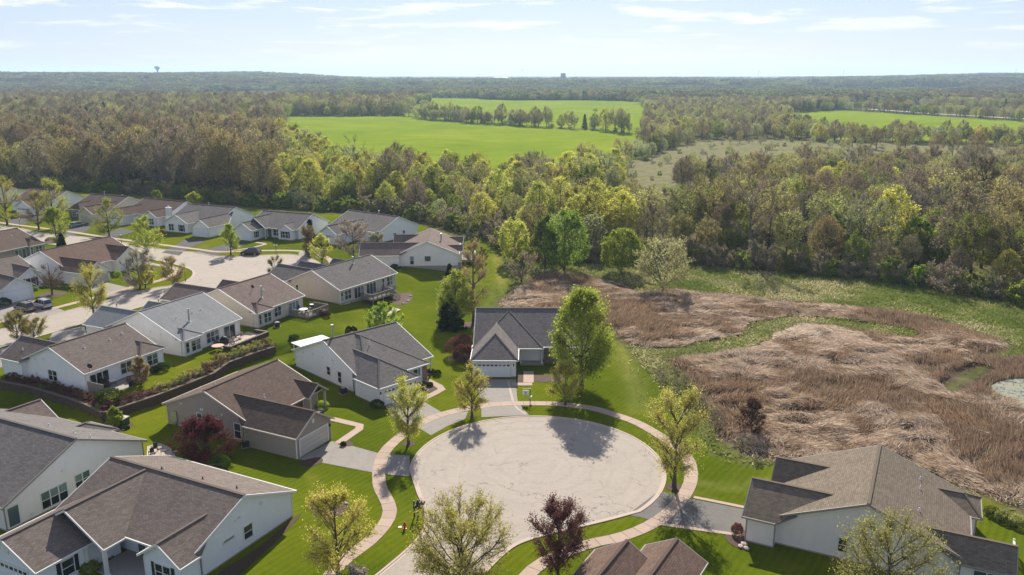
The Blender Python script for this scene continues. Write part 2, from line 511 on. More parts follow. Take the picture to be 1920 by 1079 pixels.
CROPS = [G([(510, 262), (528, 250), (540, 218), (760, 216.5), (800, 221), (900, 231), (1005, 238), (1100, 243), (1205, 252), (1215, 275), (1175, 310), (1130, 340), (930, 352), (700, 340), (590, 305)]),
         G([(757, 216), (797, 184), (870, 183), (960, 188), (1100, 188), (1200, 193), (1215, 210), (1205, 250), (1100, 241), (1005, 236), (900, 229), (800, 219)]),
         G([(1470, 212), (1500, 208), (1587, 206), (1747, 217), (1920, 228), (2100, 238), (2100, 276), (1920, 270), (1740, 265), (1560, 262), (1500, 240)]),
         G([(540, 186), (640, 182), (700, 186), (640, 189)])]
STRIP = G([(1589, 194), (1700, 196), (1920, 208), (2100, 214), (2100, 232), (1920, 222), (1747, 211), (1587, 201)])
MARSH = G([(1164, 325), (1190, 292), (1240, 281), (1320, 262), (1440, 260), (1560, 267), (1700, 270), (1920, 276), (2100, 280), (2100, 338), (1920, 335), (1560, 328), (1400, 335), (1300, 345), (1262, 352), (1285, 372), (1225, 380), (1165, 366)])
POND = [catmull(G([(1857, 727), (1887, 714), (1925, 712), (1990, 720), (1990, 790), (1925, 778), (1894, 757), (1862, 742)]), 4, True)]
def axis(lo, mid0, mid1, hi, step, grow):
    a = list(np.arange(mid0, mid1, step))
    s = step
    while a[-1] < hi: s *= grow; a.append(a[-1] + s)
    s = step; b = [mid0]
    while b[-1] > lo: s *= grow; b.append(b[-1] - s)
    return np.array(b[:0:-1] + a)
gx = axis(-9000, -125, 125, 9000, 1.1, 1.045)
gy = axis(-300, 55, 260, 14500, 1.1, 1.03)
GX, GY = np.meshgrid(gx, gy)
GZ = terr(GX, GY)
nx, ny = len(gx), len(gy)
reed = np.zeros(GX.shape); warp = 1.6 * (fbm(GX, GY, 7, 3, 3) - .5) * 2
near = (np.abs(GX) < 260) & (GY > 20) & (GY < 420)
def soft(poly, w, sel, wob=1.0):
    r = np.zeros(GX.shape)
    X = GX[sel]; Y = GY[sel]
    d = polydist(poly, X, Y); d = np.where(inside(poly, X, Y), d, -d) + wob * warp[sel]
    r[sel] = np.clip(d / w + .5, 0, 1)
    return r
aR = soft(LAWN, 1.5, near, .5)
aG = soft(REED[0], 2.5, near, 1.2)
dpath = np.full(GX.shape, 99.); dpath[near] = polydist(PATHG, GX[near], GY[near], False)
pathm = np.clip((2.9 + warp * .7 - dpath) / 1.2, 0, 1)
aG = aG * (1 - pathm) * (1 - soft(GREENP, 1.5, near, 1))
aA = np.maximum(soft(MEADOW, 3, near, 1.5), pathm)
mid = (GY > 230) & (GY < 2600) & (np.abs(GX) < 1700)
aB = np.zeros(GX.shape)
for p in CROPS: aB = np.maximum(aB, soft(p, 6, mid, 0.3))
aT = np.zeros(GX.shape)
for ln in ([(1146, 640), (1166, 690), (1182, 730), (1192, 772)], [(1160, 638), (1186, 690), (1205, 730), (1219, 778)], [(922, 468), (934, 505), (928, 545), (905, 580)], [(932, 466), (946, 508), (941, 548), (920, 584)], [(1300, 905), (1380, 915), (1440, 900)]):
    q = catmull(G(ln), 5); dd = np.full(GX.shape, 99.); dd[near] = polydist(q, GX[near], GY[near], False)
    aT = np.maximum(aT, np.clip((1.05 - dd) / .9, 0, 1) * .7)
aS = soft(STRIP, 8, mid, .3)
aM = soft(MARSH, 8, mid, 2)
aA = np.maximum(aA, np.maximum(aS, aM * .8))
GZ = GZ - .12 * aG * (1 - .0) + aG * .35 * (fbm(GX, GY, 5, 11, 3) - .5)
idx = np.arange(nx * ny).reshape(ny, nx)
FQ = np.stack([idx[:-1, :-1], idx[:-1, 1:], idx[1:, 1:], idx[1:, :-1]], -1).reshape(-1, 4)
colr = np.stack([aR, aG, aB, np.ones_like(aR)], -1).reshape(-1, 4)
m = mat('ground_cover', (.1, .1, .05), 1.0, spec=0); t = m.node_tree
P = N(t, 'ShaderNodeNewGeometry').outputs['Position']
za = N(t, 'ShaderNodeAttribute', attribute_name='zone'); zs = N(t, 'ShaderNodeSeparateColor'); t.links.new(za.outputs['Color'], zs.inputs[0])
zm = N(t, 'ShaderNodeAttribute', attribute_name='meadow').outputs['Fac']
zw = N(t, 'ShaderNodeAttribute', attribute_name='marsh').outputs['Fac']
n1 = noise(t, .055, 5, .6, P); n2 = noise(t, .7, 5, .65, P); n3 = noise(t, 6, 3, .6, P); n0 = noise(t, .0035, 4, .6, P)
n4 = noise(t, .25, 4, .6, P, 1.0)
floor_ = mixc(t, .5, ramp(t, n2, [(.3, (.07, .085, .025)), (.5, (.13, .115, .055)), (.75, (.2, .16, .09))]), ramp(t, n1, [(.35, (.08, .10, .025)), (.65, (.15, .12, .07))]))
far = ramp(t, n0, [(.36, (.04, .05, .02)), (.46, (.08, .11, .03)), (.52, (.13, .10, .07)), (.58, (.06, .07, .03)), (.66, (.10, .14, .035))])
sp = N(t, 'ShaderNodeSeparateXYZ'); t.links.new(P, sp.inputs[0])
fd = N(t, 'ShaderNodeMapRange'); fd.inputs[1].default_value = 1300; fd.inputs[2].default_value = 2000; t.links.new(sp.outputs[1], fd.inputs[0])
base = mixc(t, fd.outputs[0], floor_, far)
mead = mixc(t, .55, ramp(t, n2, [(.28, (.05, .075, .018)), (.45, (.09, .125, .028)), (.58, (.15, .16, .06)), (.75, (.27, .23, .13))]), ramp(t, n4, [(.33, (.055, .10, .015)), (.5, (.11, .135, .035)), (.68, (.22, .19, .10))]))
mead = mixc(t, .25, mead, ramp(t, n3, [(.3, (.02, .03, .008)), (.7, (.25, .24, .11))]))
base = mixc(t, zm, base, mead)
mar = ramp(t, n4, [(.3, (.13, .17, .05)), (.46, (.19, .20, .09)), (.58, (.27, .22, .15)), (.72, (.15, .20, .05))])
base = mixc(t, zw, base, mar)
# mown lawn: bright, with soft patches, mower tracks and worn thin places
wv = N(t, 'ShaderNodeTexWave'); wv.inputs['Scale'].default_value = .42; wv.inputs['Distortion'].default_value = 3.5; wv.inputs['Detail'].default_value = 2; wv.inputs['Detail Scale'].default_value = .35
t.links.new(mapping(t, P, (1, 1, 1), (0, 0, .6)), wv.inputs[0])
lawn = ramp(t, n1, [(.3, (.050, .086, .004)), (.5, (.072, .112, .005)), (.7, (.105, .138, .008))])
lawn = mixc(t, .4, lawn, ramp(t, n2, [(.3, (.036, .068, .004)), (.7, (.125, .155, .010))]))
lawn = mixc(t, .22, lawn, ramp(t, n3, [(.3, (.02, .045, .003)), (.7, (.12, .17, .02))]))
lawn = mixc(t, M(t, 'MULTIPLY', wv.outputs['Fac'], .22), lawn, (.15, .18, .015))
lawn = mixc(t, M(t, 'MULTIPLY', ramp(t, noise(t, .16, 4, .6, P, .6), [(.56, (0, 0, 0)), (.74, (1, 1, 1))]), .45), lawn, (.16, .17, .035))
zt = N(t, 'ShaderNodeAttribute', attribute_name='track').outputs['Fac']
lawn = mixc(t, M(t, 'MULTIPLY', M(t, 'MULTIPLY', zt, n2), .95), lawn, (.26, .27, .10))
yard = ramp(t, noise(t, .035, 2, .5, P), [(.40, (1.0, .98, .9)), (.5, (1.28, 1.16, 1.0)), (.60, (1.6, 1.34, 1.15))])
lawn = mixc(t, 1.0, lawn, yard, 'MULTIPLY')
lawn = mixc(t, M(t, 'MULTIPLY', ramp(t, noise(t, 1.6, 5, .75, P), [(.60, (0, 0, 0)), (.74, (1, 1, 1))]), .4), lawn, (.20, .20, .05))
base = mixc(t, zs.outputs[0], base, lawn)
reedc = mixc(t, .5, ramp(t, n2, [(.3, (.05, .035, .025)), (.6, (.13, .095, .07)), (.8, (.24, .18, .14))]), ramp(t, n4, [(.35, (.05, .035, .025)), (.65, (.17, .13, .10))]))
base = mixc(t, zs.outputs[1], base, reedc)
# young cereal crop with faint drill lines and rolling tone
cw = N(t, 'ShaderNodeTexWave'); cw.inputs['Scale'].default_value = .06; cw.inputs['Distortion'].default_value = 6; cw.inputs['Detail Scale'].default_value = .12
t.links.new(mapping(t, P, (1, 1, 1), (0, 0, 1.2)), cw.inputs[0])
crop = ramp(t, noise(t, .011, 5, .55, P), [(.3, (.16, .225, .014)), (.55, (.23, .29, .02)), (.75, (.30, .345, .04))])
crop = mixc(t, M(t, 'MULTIPLY', cw.outputs['Fac'], .22), crop, (.11, .21, .012))
crop = mixc(t, .25, crop, ramp(t, n1, [(.35, (.11, .19, .012)), (.65, (.27, .36, .035))]))
base = mixc(t, zs.outputs[2], base, crop)
base = mixc(t, 1.0, base, (.84, .84, .84), 'MULTIPLY')
setc(m, base, bump(t, mixc(t, .5, n3, n2), .6, .12))
gme = npmesh('ground', np.stack([GX, GY, GZ], -1).reshape(-1, 3), FQ, [m],
             attrs={'zone': ('FLOAT_COLOR', 'POINT', colr), 'meadow': ('FLOAT', 'POINT', aA.ravel()), 'marsh': ('FLOAT', 'POINT', aM.ravel()), 'track': ('FLOAT', 'POINT', aT.ravel())})
gme.polygons.foreach_set('use_smooth', np.ones(len(FQ), bool))
link('ground', gme, kind='structure')

# ------------------------------------------------------------------ roads, kerbs, drives, walks
def asphalt(name, col, crack=.5, sc_=1.0):
    col = sc(col, .86)
    m = mat(name, col, .93, spec=.15); t = m.node_tree
    P = N(t, 'ShaderNodeNewGeometry').outputs['Position']
    c = mixc(t, .5, ramp(t, noise(t, .35, 6, .62, P, .8), [(.3, sc(col, .84)), (.7, sc(col, 1.12))]), ramp(t, noise(t, 7, 4, .65, P), [(.25, sc(col, .72)), (.75, sc(col, 1.2))]))
    c = mixc(t, .35, c, ramp(t, noise(t, 45, 2, .7, P), [(.2, sc(col, .5)), (.8, sc(col, 1.35))]))
    # worn tyre arcs and brushed sealer
    w = N(t, 'ShaderNodeTexNoise'); w.inputs['Scale'].default_value = .8; w.inputs['Detail'].default_value = 6; w.inputs['Distortion'].default_value = 3.5
    t.links.new(mapping(t, P, (.55, 1.5, 1), (0, 0, .7)), w.inputs[0])
    c = mixc(t, M(t, 'MULTIPLY', ramp(t, w.outputs[0], [(.50, (0, 0, 0)), (.66, (1, 1, 1))]), .32), c, sc(col, .68))
    c = mixc(t, M(t, 'MULTIPLY', ramp(t, noise(t, .9, 5, .7, P, 2), [(.56, (0, 0, 0)), (.70, (1, 1, 1))]), .3), c, sc(col, 1.1))
    d0 = N(t, 'ShaderNodeVectorMath', operation='DISTANCE'); t.links.new(P, d0.inputs[0]); d0.inputs[1].default_value = (2.84, 86.7, 0)
    rg_ = M(t, 'MULTIPLY_ADD', noise(t, .35, 5, .7, P), 3.0, d0.outputs['Value'])
    c = mixc(t, M(t, 'MULTIPLY', ramp(t, M(t, 'PINGPONG', rg_, 1.1), [(0, (0, 0, 0)), (.8, (0, 0, 0)), (1, (1, 1, 1))]), .16), c, sc(col, .6))
    for s_, k in ((.16, 1.0), (.55, .55)):
        v = N(t, 'ShaderNodeTexVoronoi', feature='DISTANCE_TO_EDGE'); v.inputs['Scale'].default_value = s_ * sc_
        d = N(t, 'ShaderNodeVectorMath', operation='ADD')
        nn = N(t, 'ShaderNodeTexNoise'); nn.inputs['Scale'].default_value = .9; nn.inputs['Detail'].default_value = 6; t.links.new(P, nn.inputs[0])
        sca = N(t, 'ShaderNodeVectorMath', operation='SCALE'); sca.inputs[3].default_value = 2.6; t.links.new(nn.outputs['Color'], sca.inputs[0])
        t.links.new(P, d.inputs[0]); t.links.new(sca.outputs[0], d.inputs[1]); t.links.new(d.outputs[0], v.inputs[0])
        cr = ramp(t, v.outputs['Distance'], [(0, (1, 1, 1)), (.010 * k, (0, 0, 0))])
        gate = ramp(t, noise(t, .25, 2, .5, P), [(.48, (0, 0, 0)), (.58, (1, 1, 1))])
        c = mixc(t, M(t, 'MULTIPLY', M(t, 'MULTIPLY', cr, gate), crack), c, sc(col, .33))
    setc(m, c, bump(t, noise(t, 30, 3, .7, P), .3, .01))
    return m
M_road = asphalt('weathered_road_surface', (.42, .37, .315), .75)
M_drive = asphalt('driveway_asphalt', (.32, .295, .265), .6, 2)
M_drived = asphalt('dark_driveway_asphalt', (.10, .098, .095), .4, 2)
def concrete(name, col):
    col = sc(col, .86)
    m = mat(name, col, .9, spec=.2); t = m.node_tree
    P = N(t, 'ShaderNodeNewGeometry').outputs['Position']
    r = N(t, 'ShaderNodeObjectInfo').outputs['Random']
    c = mixc(t, .5, ramp(t, noise(t, 1.3, 5, .6, P), [(.3, sc(col, .8)), (.7, sc(col, 1.12))]), ramp(t, noise(t, 14, 3, .6, P), [(.3, sc(col, .8)), (.7, sc(col, 1.15))]))
    c = mixc(t, .5, c, ramp(t, r, [(0, sc(col, .86)), (1, sc(col, 1.12))]))
    setc(m, c)
    return m
M_walk = concrete('sidewalk_concrete', (.44, .335, .265))
M_kerb = concrete('kerb_concrete', (.50, .41, .345))
def poly_sheet(name, pts, z, m, thick=.0, **k):
    b = MB()
    b.prism([tuple(p) for p in pts], z - max(thick, .15), z)
    return b.build(name, m, **k)
def ribbon(b, L, R, z0, z1, m=0):
    """solid strip between two lines of points"""
    for i in range(len(L) - 1):
        q = [tuple(L[i]), tuple(L[i + 1]), tuple(R[i + 1]), tuple(R[i])]
        b.prism(q, z0, z1, m)
def strip(b, P, w0, w1, z0, z1, m=0):
    ribbon(b, offset_line(P, w0), offset_line(P, w1), z0, z1, m)
# the near cul-de-sac: one outer kerb line
cc = (2.84, 86.7); RR = 14.4
def arc(a0, a1, n):
    return [(cc[0] + RR * math.cos(math.radians(a)), cc[1] + RR * math.sin(math.radians(a))) for a in np.linspace(a0, a1, n)]
kl = G([(640, 1130), (700, 1082), (760, 1032), (789, 1000), (796, 975), (792, 950), (779, 922)])
kr = G([(1150, 975), (1105, 986), (1040, 1001), (980, 1019), (945, 1042), (905, 1085), (880, 1130)])
outer = catmull(kl, 4)[:-1] + arc(183, -45, 60) + catmull(kr, 4)
outer = [(kl[0][0] - 12, kl[0][1] - 14)] + outer + [(kr[-1][0] - 12, kr[-1][1] - 14)]
OL = resample(outer, .7)
road = MB()
rp = offset_line(OL, .45)          # the line runs clockwise, the road is on its right side
inn = offset_line(OL, -.45)
cen = np.array([2.84, 80])
if np.hypot(*(rp[80] - cen)) > np.hypot(*(inn[80] - cen)): rp, inn = inn, rp; SG = -1
else: SG = 1
bm = bmesh.new()
vs = [bm.verts.new((p[0], p[1], .02)) for p in rp]
bm.faces.new(vs)
bmesh.ops.triangulate(bm, faces=bm.faces[:])
bmesh.ops.recalc_face_normals(bm, faces=bm.faces[:])
me = bpy.data.meshes.new('road'); bm.to_mesh(me); bm.free(); me.materials.append(M_road)
link('road', me, kind='structure')
def kerb(name, L, sg, z=0):
    b = MB()
    strip(b, L, sg * .50, sg * .22, z - .1, z + .035)
    strip(b, L, sg * .22, 0, z - .1, z + .085)
    return b.build(name, M_kerb, kind='structure')
kerb('kerb', OL, SG)
# sidewalk of single slabs around it
SW = catmull(G([(590, 1120), (640, 1056), (690, 1018), (720, 986), (731, 962), (727, 942), (713, 915), (710, 892), (713, 870), (725, 843), (759, 813), (798, 789), (846, 773), (897, 763), (941, 758), (985, 757), (1036, 757.5), (1075, 761), (1115, 767), (1155, 779), (1194, 793), (1228, 812), (1262, 834), (1289, 860), (1296, 884), (1293, 910), (1277, 937), (1257, 959), (1230, 979), (1194, 997), (1155, 1010), (1115, 1018), (1080, 1029), (1040, 1044), (1008, 1062), (985, 1084), (960, 1120)]), 6)
walk = empty('sidewalk', kind='structure')
Q = resample(SW, 1.52)
for i in range(len(Q) - 1):
    p, q = Q[i], Q[i + 1]
    a0 = offset_line(Q, .72)[i:i + 2]; a1 = offset_line(Q, -.72)[i:i + 2]
    d = (q - p) / np.linalg.norm(q - p) * .022
    c0 = (p + q) / 2
    b = MB()
    lift = .001 * ((i * 7) % 5)
    b.prism([tuple(a0[0] + d - c0), tuple(a0[1] - d - c0), tuple(a1[1] - d - c0), tuple(a1[0] + d - c0)], -.12, .03 + lift)
    b.build('slab', M_walk, walk, (c0[0], c0[1], .012))
b = MB(); strip(b, Q, .70, -.70, -.1, .018)
b.build('joint_bed', mat('joint_dirt', (.12, .10, .08), .95), walk)
# upper street with its bulb
US = G([(-60, 421), (0, 424), (37, 428), (83, 438), (129, 442), (177, 447), (246, 457), (292, 466), (332, 470.5), (370, 473.7), (401, 480), (451, 481), (488, 479), (540, 477), (572, 482), (596, 491), (602, 502), (590, 513), (560, 523), (500, 535), (440, 545), (400, 549), (345, 556), (302, 566), (156, 608), (94, 626), (0, 653), (-70, 674), (-70, 641), (0, 618), (64.6, 600.6), (129, 582), (188, 567), (217, 559.5), (258, 547.5), (292, 539.5), (325, 535), (350, 526), (361, 515), (355, 505.6), (325, 496), (292, 489), (240, 478), (190, 470), (120, 462), (60, 455), (0, 447), (-60, 442)], T)
UL = catmull(US, 4, True)
UL = resample(UL + [UL[0]], 1.0)
def sheet_poly(name, pts, z, m, **k):
    bm = bmesh.new()
    vs = [bm.verts.new((p[0], p[1], z)) for p in pts]
    f = bm.faces.new(vs)
    bmesh.ops.triangulate(bm, faces=[f]); bmesh.ops.recalc_face_normals(bm, faces=bm.faces[:])
    for f in bm.faces:
        if f.normal.z < 0: f.normal_flip()
    me = bpy.data.meshes.new(name); bm.to_mesh(me); bm.free(); me.materials.append(m)
    return link(name, me, **k)
sheet_poly('upper_road', UL[:-1], T + .02, M_road, kind='structure')
area = sum(UL[i][0] * UL[i + 1][1] - UL[i + 1][0] * UL[i][1] for i in range(len(UL) - 1))
kerb('upper_kerb', UL, 1 if area > 0 else -1, T)
for nm, pts in (('upper_sidewalk', [(-60, 411), (0, 418), (37.5, 423), (129, 434.7), (196, 445), (250, 452.4), (303, 459.5), (374, 468.4), (413.5, 472.8), (488.5, 470.5), (551, 470.6), (588, 475), (611, 483), (622, 492), (620, 503)]),
                ('corner_sidewalk', [(-60, 622), (0, 604.7), (146, 567), (208.5, 550.5), (258.6, 536), (300, 526.5), (325.3, 515.5), (334, 508.8), (325, 502.6), (292, 497), (245, 489)])):
    w_ = empty(nm, kind='structure')
    Q2 = resample(catmull(G(pts, T), 5), 1.6)
    for i in range(len(Q2) - 1):
        p, q = Q2[i], Q2[i + 1]; c0 = (p + q) / 2; d = (q - p) / np.linalg.norm(q - p) * .02
        a0 = offset_line(Q2, .7)[i:i + 2]; a1 = offset_line(Q2, -.7)[i:i + 2]
        b = MB(); b.prism([tuple(a0[0] + d - c0), tuple(a0[1] - d - c0), tuple(a1[1] - d - c0), tuple(a1[0] + d - c0)], -.12, .03)
        b.build('slab', M_walk, w_, (c0[0], c0[1], T + .012))
def drive(pts, z, m=None, label=None, name='driveway'):
    return sheet_poly(name, [tuple(p) for p in G(pts, z)], z + .028, m or M_drive, kind='structure')
# drives off the near cul-de-sac (drawn below walk level)
drive([(893, 712), (968, 712), (969, 742), (972, 757), (992, 779), (903, 783), (901, 757), (898, 738)], 0)
drive([(721, 760), (716, 735), (784, 708), (792, 752), (832, 776), (878, 772), (872, 786), (838, 800), (808, 817), (790, 806), (768, 800), (735, 782)], 0)
drive([(558, 862), (622, 828), (640, 831), (712, 851), (768, 855), (768, 894), (712, 889), (591, 866)], 0)
drive([(1176, 966), (1236, 921), (1300, 937), (1402, 957), (1396, 1004), (1244, 984), (1206, 972)], 0, asphalt('newer_driveway_asphalt', (.18, .172, .16), .2, 2))
b = MB()
for pts in ([(1300, 934), (1345, 943), (1404, 955)], [(1240, 985), (1310, 995), (1392, 1006)]):
    strip(b, resample(G(pts), 2), .4, -.1, -.1, .05)
b.build('driveway_border', M_walk, kind='structure')
b = MB(); strip(b, resample(catmull(G([(953, 714), (957, 733), (966, 762), (986, 777)]), 5), .8), .16, -.16, .0, .034)
b.build('pale_seam', M_kerb, kind='structure')
# walks to the doors
def walkway(pts, w, z=0, name='footpath'):
    b = MB(); P_ = resample(G(pts, z), 1.4)
    strip(b, P_, w / 2, -w / 2, z - .1, z + .05)
    b.build(name, M_walk, kind='structure')
walkway([(991, 697), (991, 718)], 1.5)
walkway([(960, 721), (998, 721)], 1.1)
walkway([(800, 713), (832, 729), (812, 740), (788, 751)], 1.1)
walkway([(622, 786), (681, 800), (634, 832)], 1.1)
# upper drives
for q in ([(346, 449), (388, 452), (352, 466), (336, 480), (303, 474), (329, 461)], [(440, 452), (470, 456), (428, 470), (401, 482), (362, 474), (408, 463)],
          [(588, 464), (620, 470), (600, 484), (560, 480), (560, 474)], [(150, 420), (178, 424), (155, 437), (120, 446), (93, 439), (125, 430)],
          [(225, 428), (255, 434), (215, 446), (180, 452), (165, 447), (197, 440)], [(55, 400), (90, 404), (45, 421), (0, 421)],
          [(160, 536), (200, 530), (262, 545), (232, 556), (215, 562), (187, 556)], [(0, 566), (60, 560), (98, 575), (125, 585), (60, 602), (0, 600)],
          [(158, 612), (165, 640), (130, 665), (90, 640), (100, 622)], [(0, 655), (50, 640), (60, 680), (0, 690)]):
    drive(q, T, M_drived if q[0][0] in (346, 440, 150, 225, 55) else M_drive)
walkway([(480, 455), (500, 458), (470, 466), (430, 471)], 1.0, T)
# far country road
far_r = resample(G([(1583, 202), (1650, 206.5), (1747, 213.5), (1850, 219.5), (1920, 223.5), (2060, 232)]), 12)
b = MB()
Lr, Rr = offset_line(far_r, 3.6), offset_line(far_r, -3.6)
for i in range(len(far_r) - 1):
    q = [Lr[i], Lr[i + 1], Rr[i + 1], Rr[i]]
    b.face([(x, y, gz(x, y) + .5) for x, y in q])
b.build('country_road', mat('pale_road', (.5, .47, .43), .9), kind='structure')
# ponds
m = mat('pond_water', (.06, .075, .07), .06, spec=.6); t = m.node_tree
P = N(t, 'ShaderNodeNewGeometry').outputs['Position']
f = ramp(t, noise(t, 1.1, 5, .7, P, 1.2), [(.40, (0, 0, 0)), (.54, (1, 1, 1))])
setc(m, mixc(t, f, (.05, .06, .055), (.20, .21, .13)), None, M(t, 'MULTIPLY_ADD', f, .7, .2))
for p in POND: sheet_poly('pond', p, .16, m, kind='structure')

# ------------------------------------------------------------------ reeds: flattened pale stalks and standing brown clumps
rng = np.random.default_rng(4)
def blades(P0, D, L, w, seed):
    r = np.random.default_rng(seed)
    n = len(P0)
    side = np.cross(D, r.normal(size=(n, 3))); side /= np.linalg.norm(side, axis=1)[:, None] + 1e-9
    V = np.empty((n, 3, 3)); V[:, 0] = P0 - side * w[:, None]; V[:, 1] = P0 + side * w[:, None]; V[:, 2] = P0 + D * L[:, None]
    return V.reshape(-1, 3), np.arange(3 * n).reshape(-1, 3)
def scatter(poly, dens, seed):
    r = np.random.default_rng(seed)
    A = np.array(poly); lo, hi = A.min(0), A.max(0)
    n = int((hi - lo).prod() * dens)
    X = r.uniform(lo[0], hi[0], n); Y = r.uniform(lo[1], hi[1], n)
    k = inside(poly, X, Y); return X[k], Y[k]
X, Y = scatter(REED[0], 78, 1)
k = (polydist(PATHG, X, Y, False) > 2.5 + 1.8 * (fbm(X, Y, 4, 2, 2) - .3)) & ~inside(GREENP, X, Y) & (polydist(GREENP, X, Y) > 1.3)
edge = polydist(REED[0], X, Y); k &= rng.random(len(X)) < np.clip(edge / 4, .12, 1)
for p in POND: k &= ~inside(p, X, Y)
vis = (X < Y * .66 + 4); k &= vis
# thin out where it is farther than the eye can split
k &= rng.random(len(X)) < np.clip(1.25 - (Y - 80) / 190, .45, 1)
k &= rng.random(len(X)) < np.clip((fbm(X * .8, Y * 1.25, 2.6, 45, 2) - .22) * 5, .12, 1)
X, Y = X[k], Y[k]; n = len(X)
clump = .6 * fbm(X, Y, 11, 21, 3) + .4 * fbm(X, Y, 3.6, 31, 3)
bias = np.clip((1300 - px_of(X, Y, 0)[0]) / 1e4, -.02, .02) + np.where((Y < 128) & (X > 22), .03, -.01) + np.where((X > 60) & (Y > 105) & (Y < 150), .06, 0)
white = np.exp(-(((X - 46) / 15) ** 2 + ((Y - 136) / 9) ** 2))
stand = (clump + bias - .12 * white) + rng.normal(0, .035, n) > .508
ang = fbm(X, Y, 16, 41, 4) * 2 * PI * 2.3 + rng.normal(0, .55, n)
tilt = np.where(stand, rng.normal(.95, .3, n), np.abs(rng.normal(.12, .16, n)))
D = np.stack([np.cos(ang) * np.cos(tilt), np.sin(ang) * np.cos(tilt), np.sin(tilt)], -1)
Ln = np.where(stand, rng.uniform(.5, 1.15, n), rng.uniform(.6, 1.7, n))
low = np.clip(np.minimum(polydist(REED[0], X, Y), polydist(PATHG, X, Y, False) - 2.0) / 4.5, 0, 1)
ridge = fbm(X * .8, Y * 1.25, 2.6, 45, 2)
z0 = terr(X, Y) + .04 + low * np.where(stand, ridge * .25, 1.15 * np.clip(ridge - .25, 0, 1) + rng.uniform(0, .16, n))
Ln = Ln * (.6 + .4 * low)
V, F = blades(np.stack([X, Y, z0], -1), D, Ln, np.where(stand, .034, .04) * rng.uniform(.7, 1.5, n), 7)
tint = np.where(stand, np.clip(rng.normal(.36, .17, n), 0, .75), np.clip(rng.normal(.67, .16, n) + .25 * white - .3 * (clump - .45), .35, 1))
mr = bpy.data.materials.new('reed'); mr.use_nodes = True; t = mr.node_tree; t.nodes.clear()
o_ = N(t, 'ShaderNodeOutputMaterial'); at = N(t, 'ShaderNodeAttribute', attribute_name='tint').outputs['Fac']
rc = ramp(t, at, [(0, (.14, .09, .055)), (.42, (.34, .235, .15)), (.6, (.44, .33, .235)), (.8, (.62, .50, .38)), (1, (.80, .72, .60))])
d_ = N(t, 'ShaderNodeBsdfDiffuse'); tr_ = N(t, 'ShaderNodeBsdfTranslucent'); mx = N(t, 'ShaderNodeMixShader'); mx.inputs[0].default_value = .38
for q in (d_, tr_): t.links.new(rc, q.inputs[0])
t.links.new(d_.outputs[0], mx.inputs[1]); t.links.new(tr_.outputs[0], mx.inputs[2]); t.links.new(mx.outputs[0], o_.inputs[0])
link('reed_bed', npmesh('reed_bed', V, F, [mr], attrs={'tint': ('FLOAT', 'POINT', np.repeat(tint, 3))}), kind='stuff', label='flattened and standing tan reeds filling the marsh behind the cul-de-sac', cat='reeds')
# rough grass round the reeds and along the wood's foot
X, Y = scatter(MEADOW, 13, 3)
k = (~inside(LAWN, X, Y) | (rng.random(len(X)) < .04)); inr = inside(REED[0], X, Y)
pd = polydist(PATHG, X, Y, False)
k &= (~inr) | (pd < 3.2) | (rng.random(len(X)) < .05); k &= X < Y * .66 + 4
X, Y = X[k], Y[k]; n = len(X)
ang = rng.uniform(0, 2 * PI, n); tilt = rng.normal(.6, .35, n)
D = np.stack([np.cos(ang) * np.cos(tilt), np.sin(ang) * np.cos(tilt), np.sin(tilt)], -1)
V, F = blades(np.stack([X, Y, terr(X, Y) - .02], -1), D, rng.uniform(.2, .75, n) * (.6 + fbm(X, Y, 6, 51, 2)), rng.uniform(.05, .13, n), 8)
mg = leafmat('rough_grass', (.12, .18, .02), (.26, .29, .06), (.52, .45, .25), .4)
tt = np.clip(fbm(X, Y, 9, 61, 4) * 2.2 - .62 + rng.normal(0, .24, n), 0, 1)
link('rough_grass', npmesh('rough_grass', V, F, [mg], attrs={'tint': ('FLOAT', 'POINT', np.repeat(tt, 3))}), kind='stuff', label='rough green and straw grass around the reed marsh', cat='grass')
print('ground', round(time.time() - T0, 1), len(GX.ravel()))

# ------------------------------------------------------------------ trees
def env(shape, t):
    t = np.clip(t, 0, 1)
    if shape == 'oval': return np.sin(PI * np.clip(t, .02, 1) ** .8) ** .65
    if shape == 'round': return np.sqrt(np.clip(1 - (2 * t - 1) ** 2, 0, 1)) ** .8
    if shape == 'vase': return np.clip(np.minimum((t + .12) ** .55, 1), 0, 1) * np.clip((1.03 - t) / .32, 0, 1) ** .5
    if shape == 'dome': return np.clip(1 - t ** 2.4, 0, 1) ** .5 * np.clip(.72 + t, 0, 1)
    if shape == 'cone': return (1 - t) ** .85 + .02
    return np.ones_like(t)
def tube(P, R, ns=5):
    P = np.asarray(P); n = len(P)
    d = np.gradient(P, axis=0); d /= np.linalg.norm(d, axis=1)[:, None] + 1e-9
    up = np.array([.31, .17, .93]) if abs(d[0, 2]) < .9 else np.array([1., .1, 0])
    a = np.cross(d, up); a /= np.linalg.norm(a, axis=1)[:, None]; b = np.cross(d, a)
    th = np.arange(ns) * 2 * PI / ns
    V = P[:, None] + (a[:, None] * np.cos(th)[None, :, None] + b[:, None] * np.sin(th)[None, :, None]) * np.asarray(R)[:, None, None]
    i = np.arange(n - 1)[:, None] * ns; k = np.arange(ns)[None]; k2 = (k + 1) % ns
    F = np.stack([np.stack([i + k, i + k2, i + ns + k2], -1), np.stack([i + k, i + ns + k2, i + ns + k], -1)], 2).reshape(-1, 3)
    return V.reshape(-1, 3), F
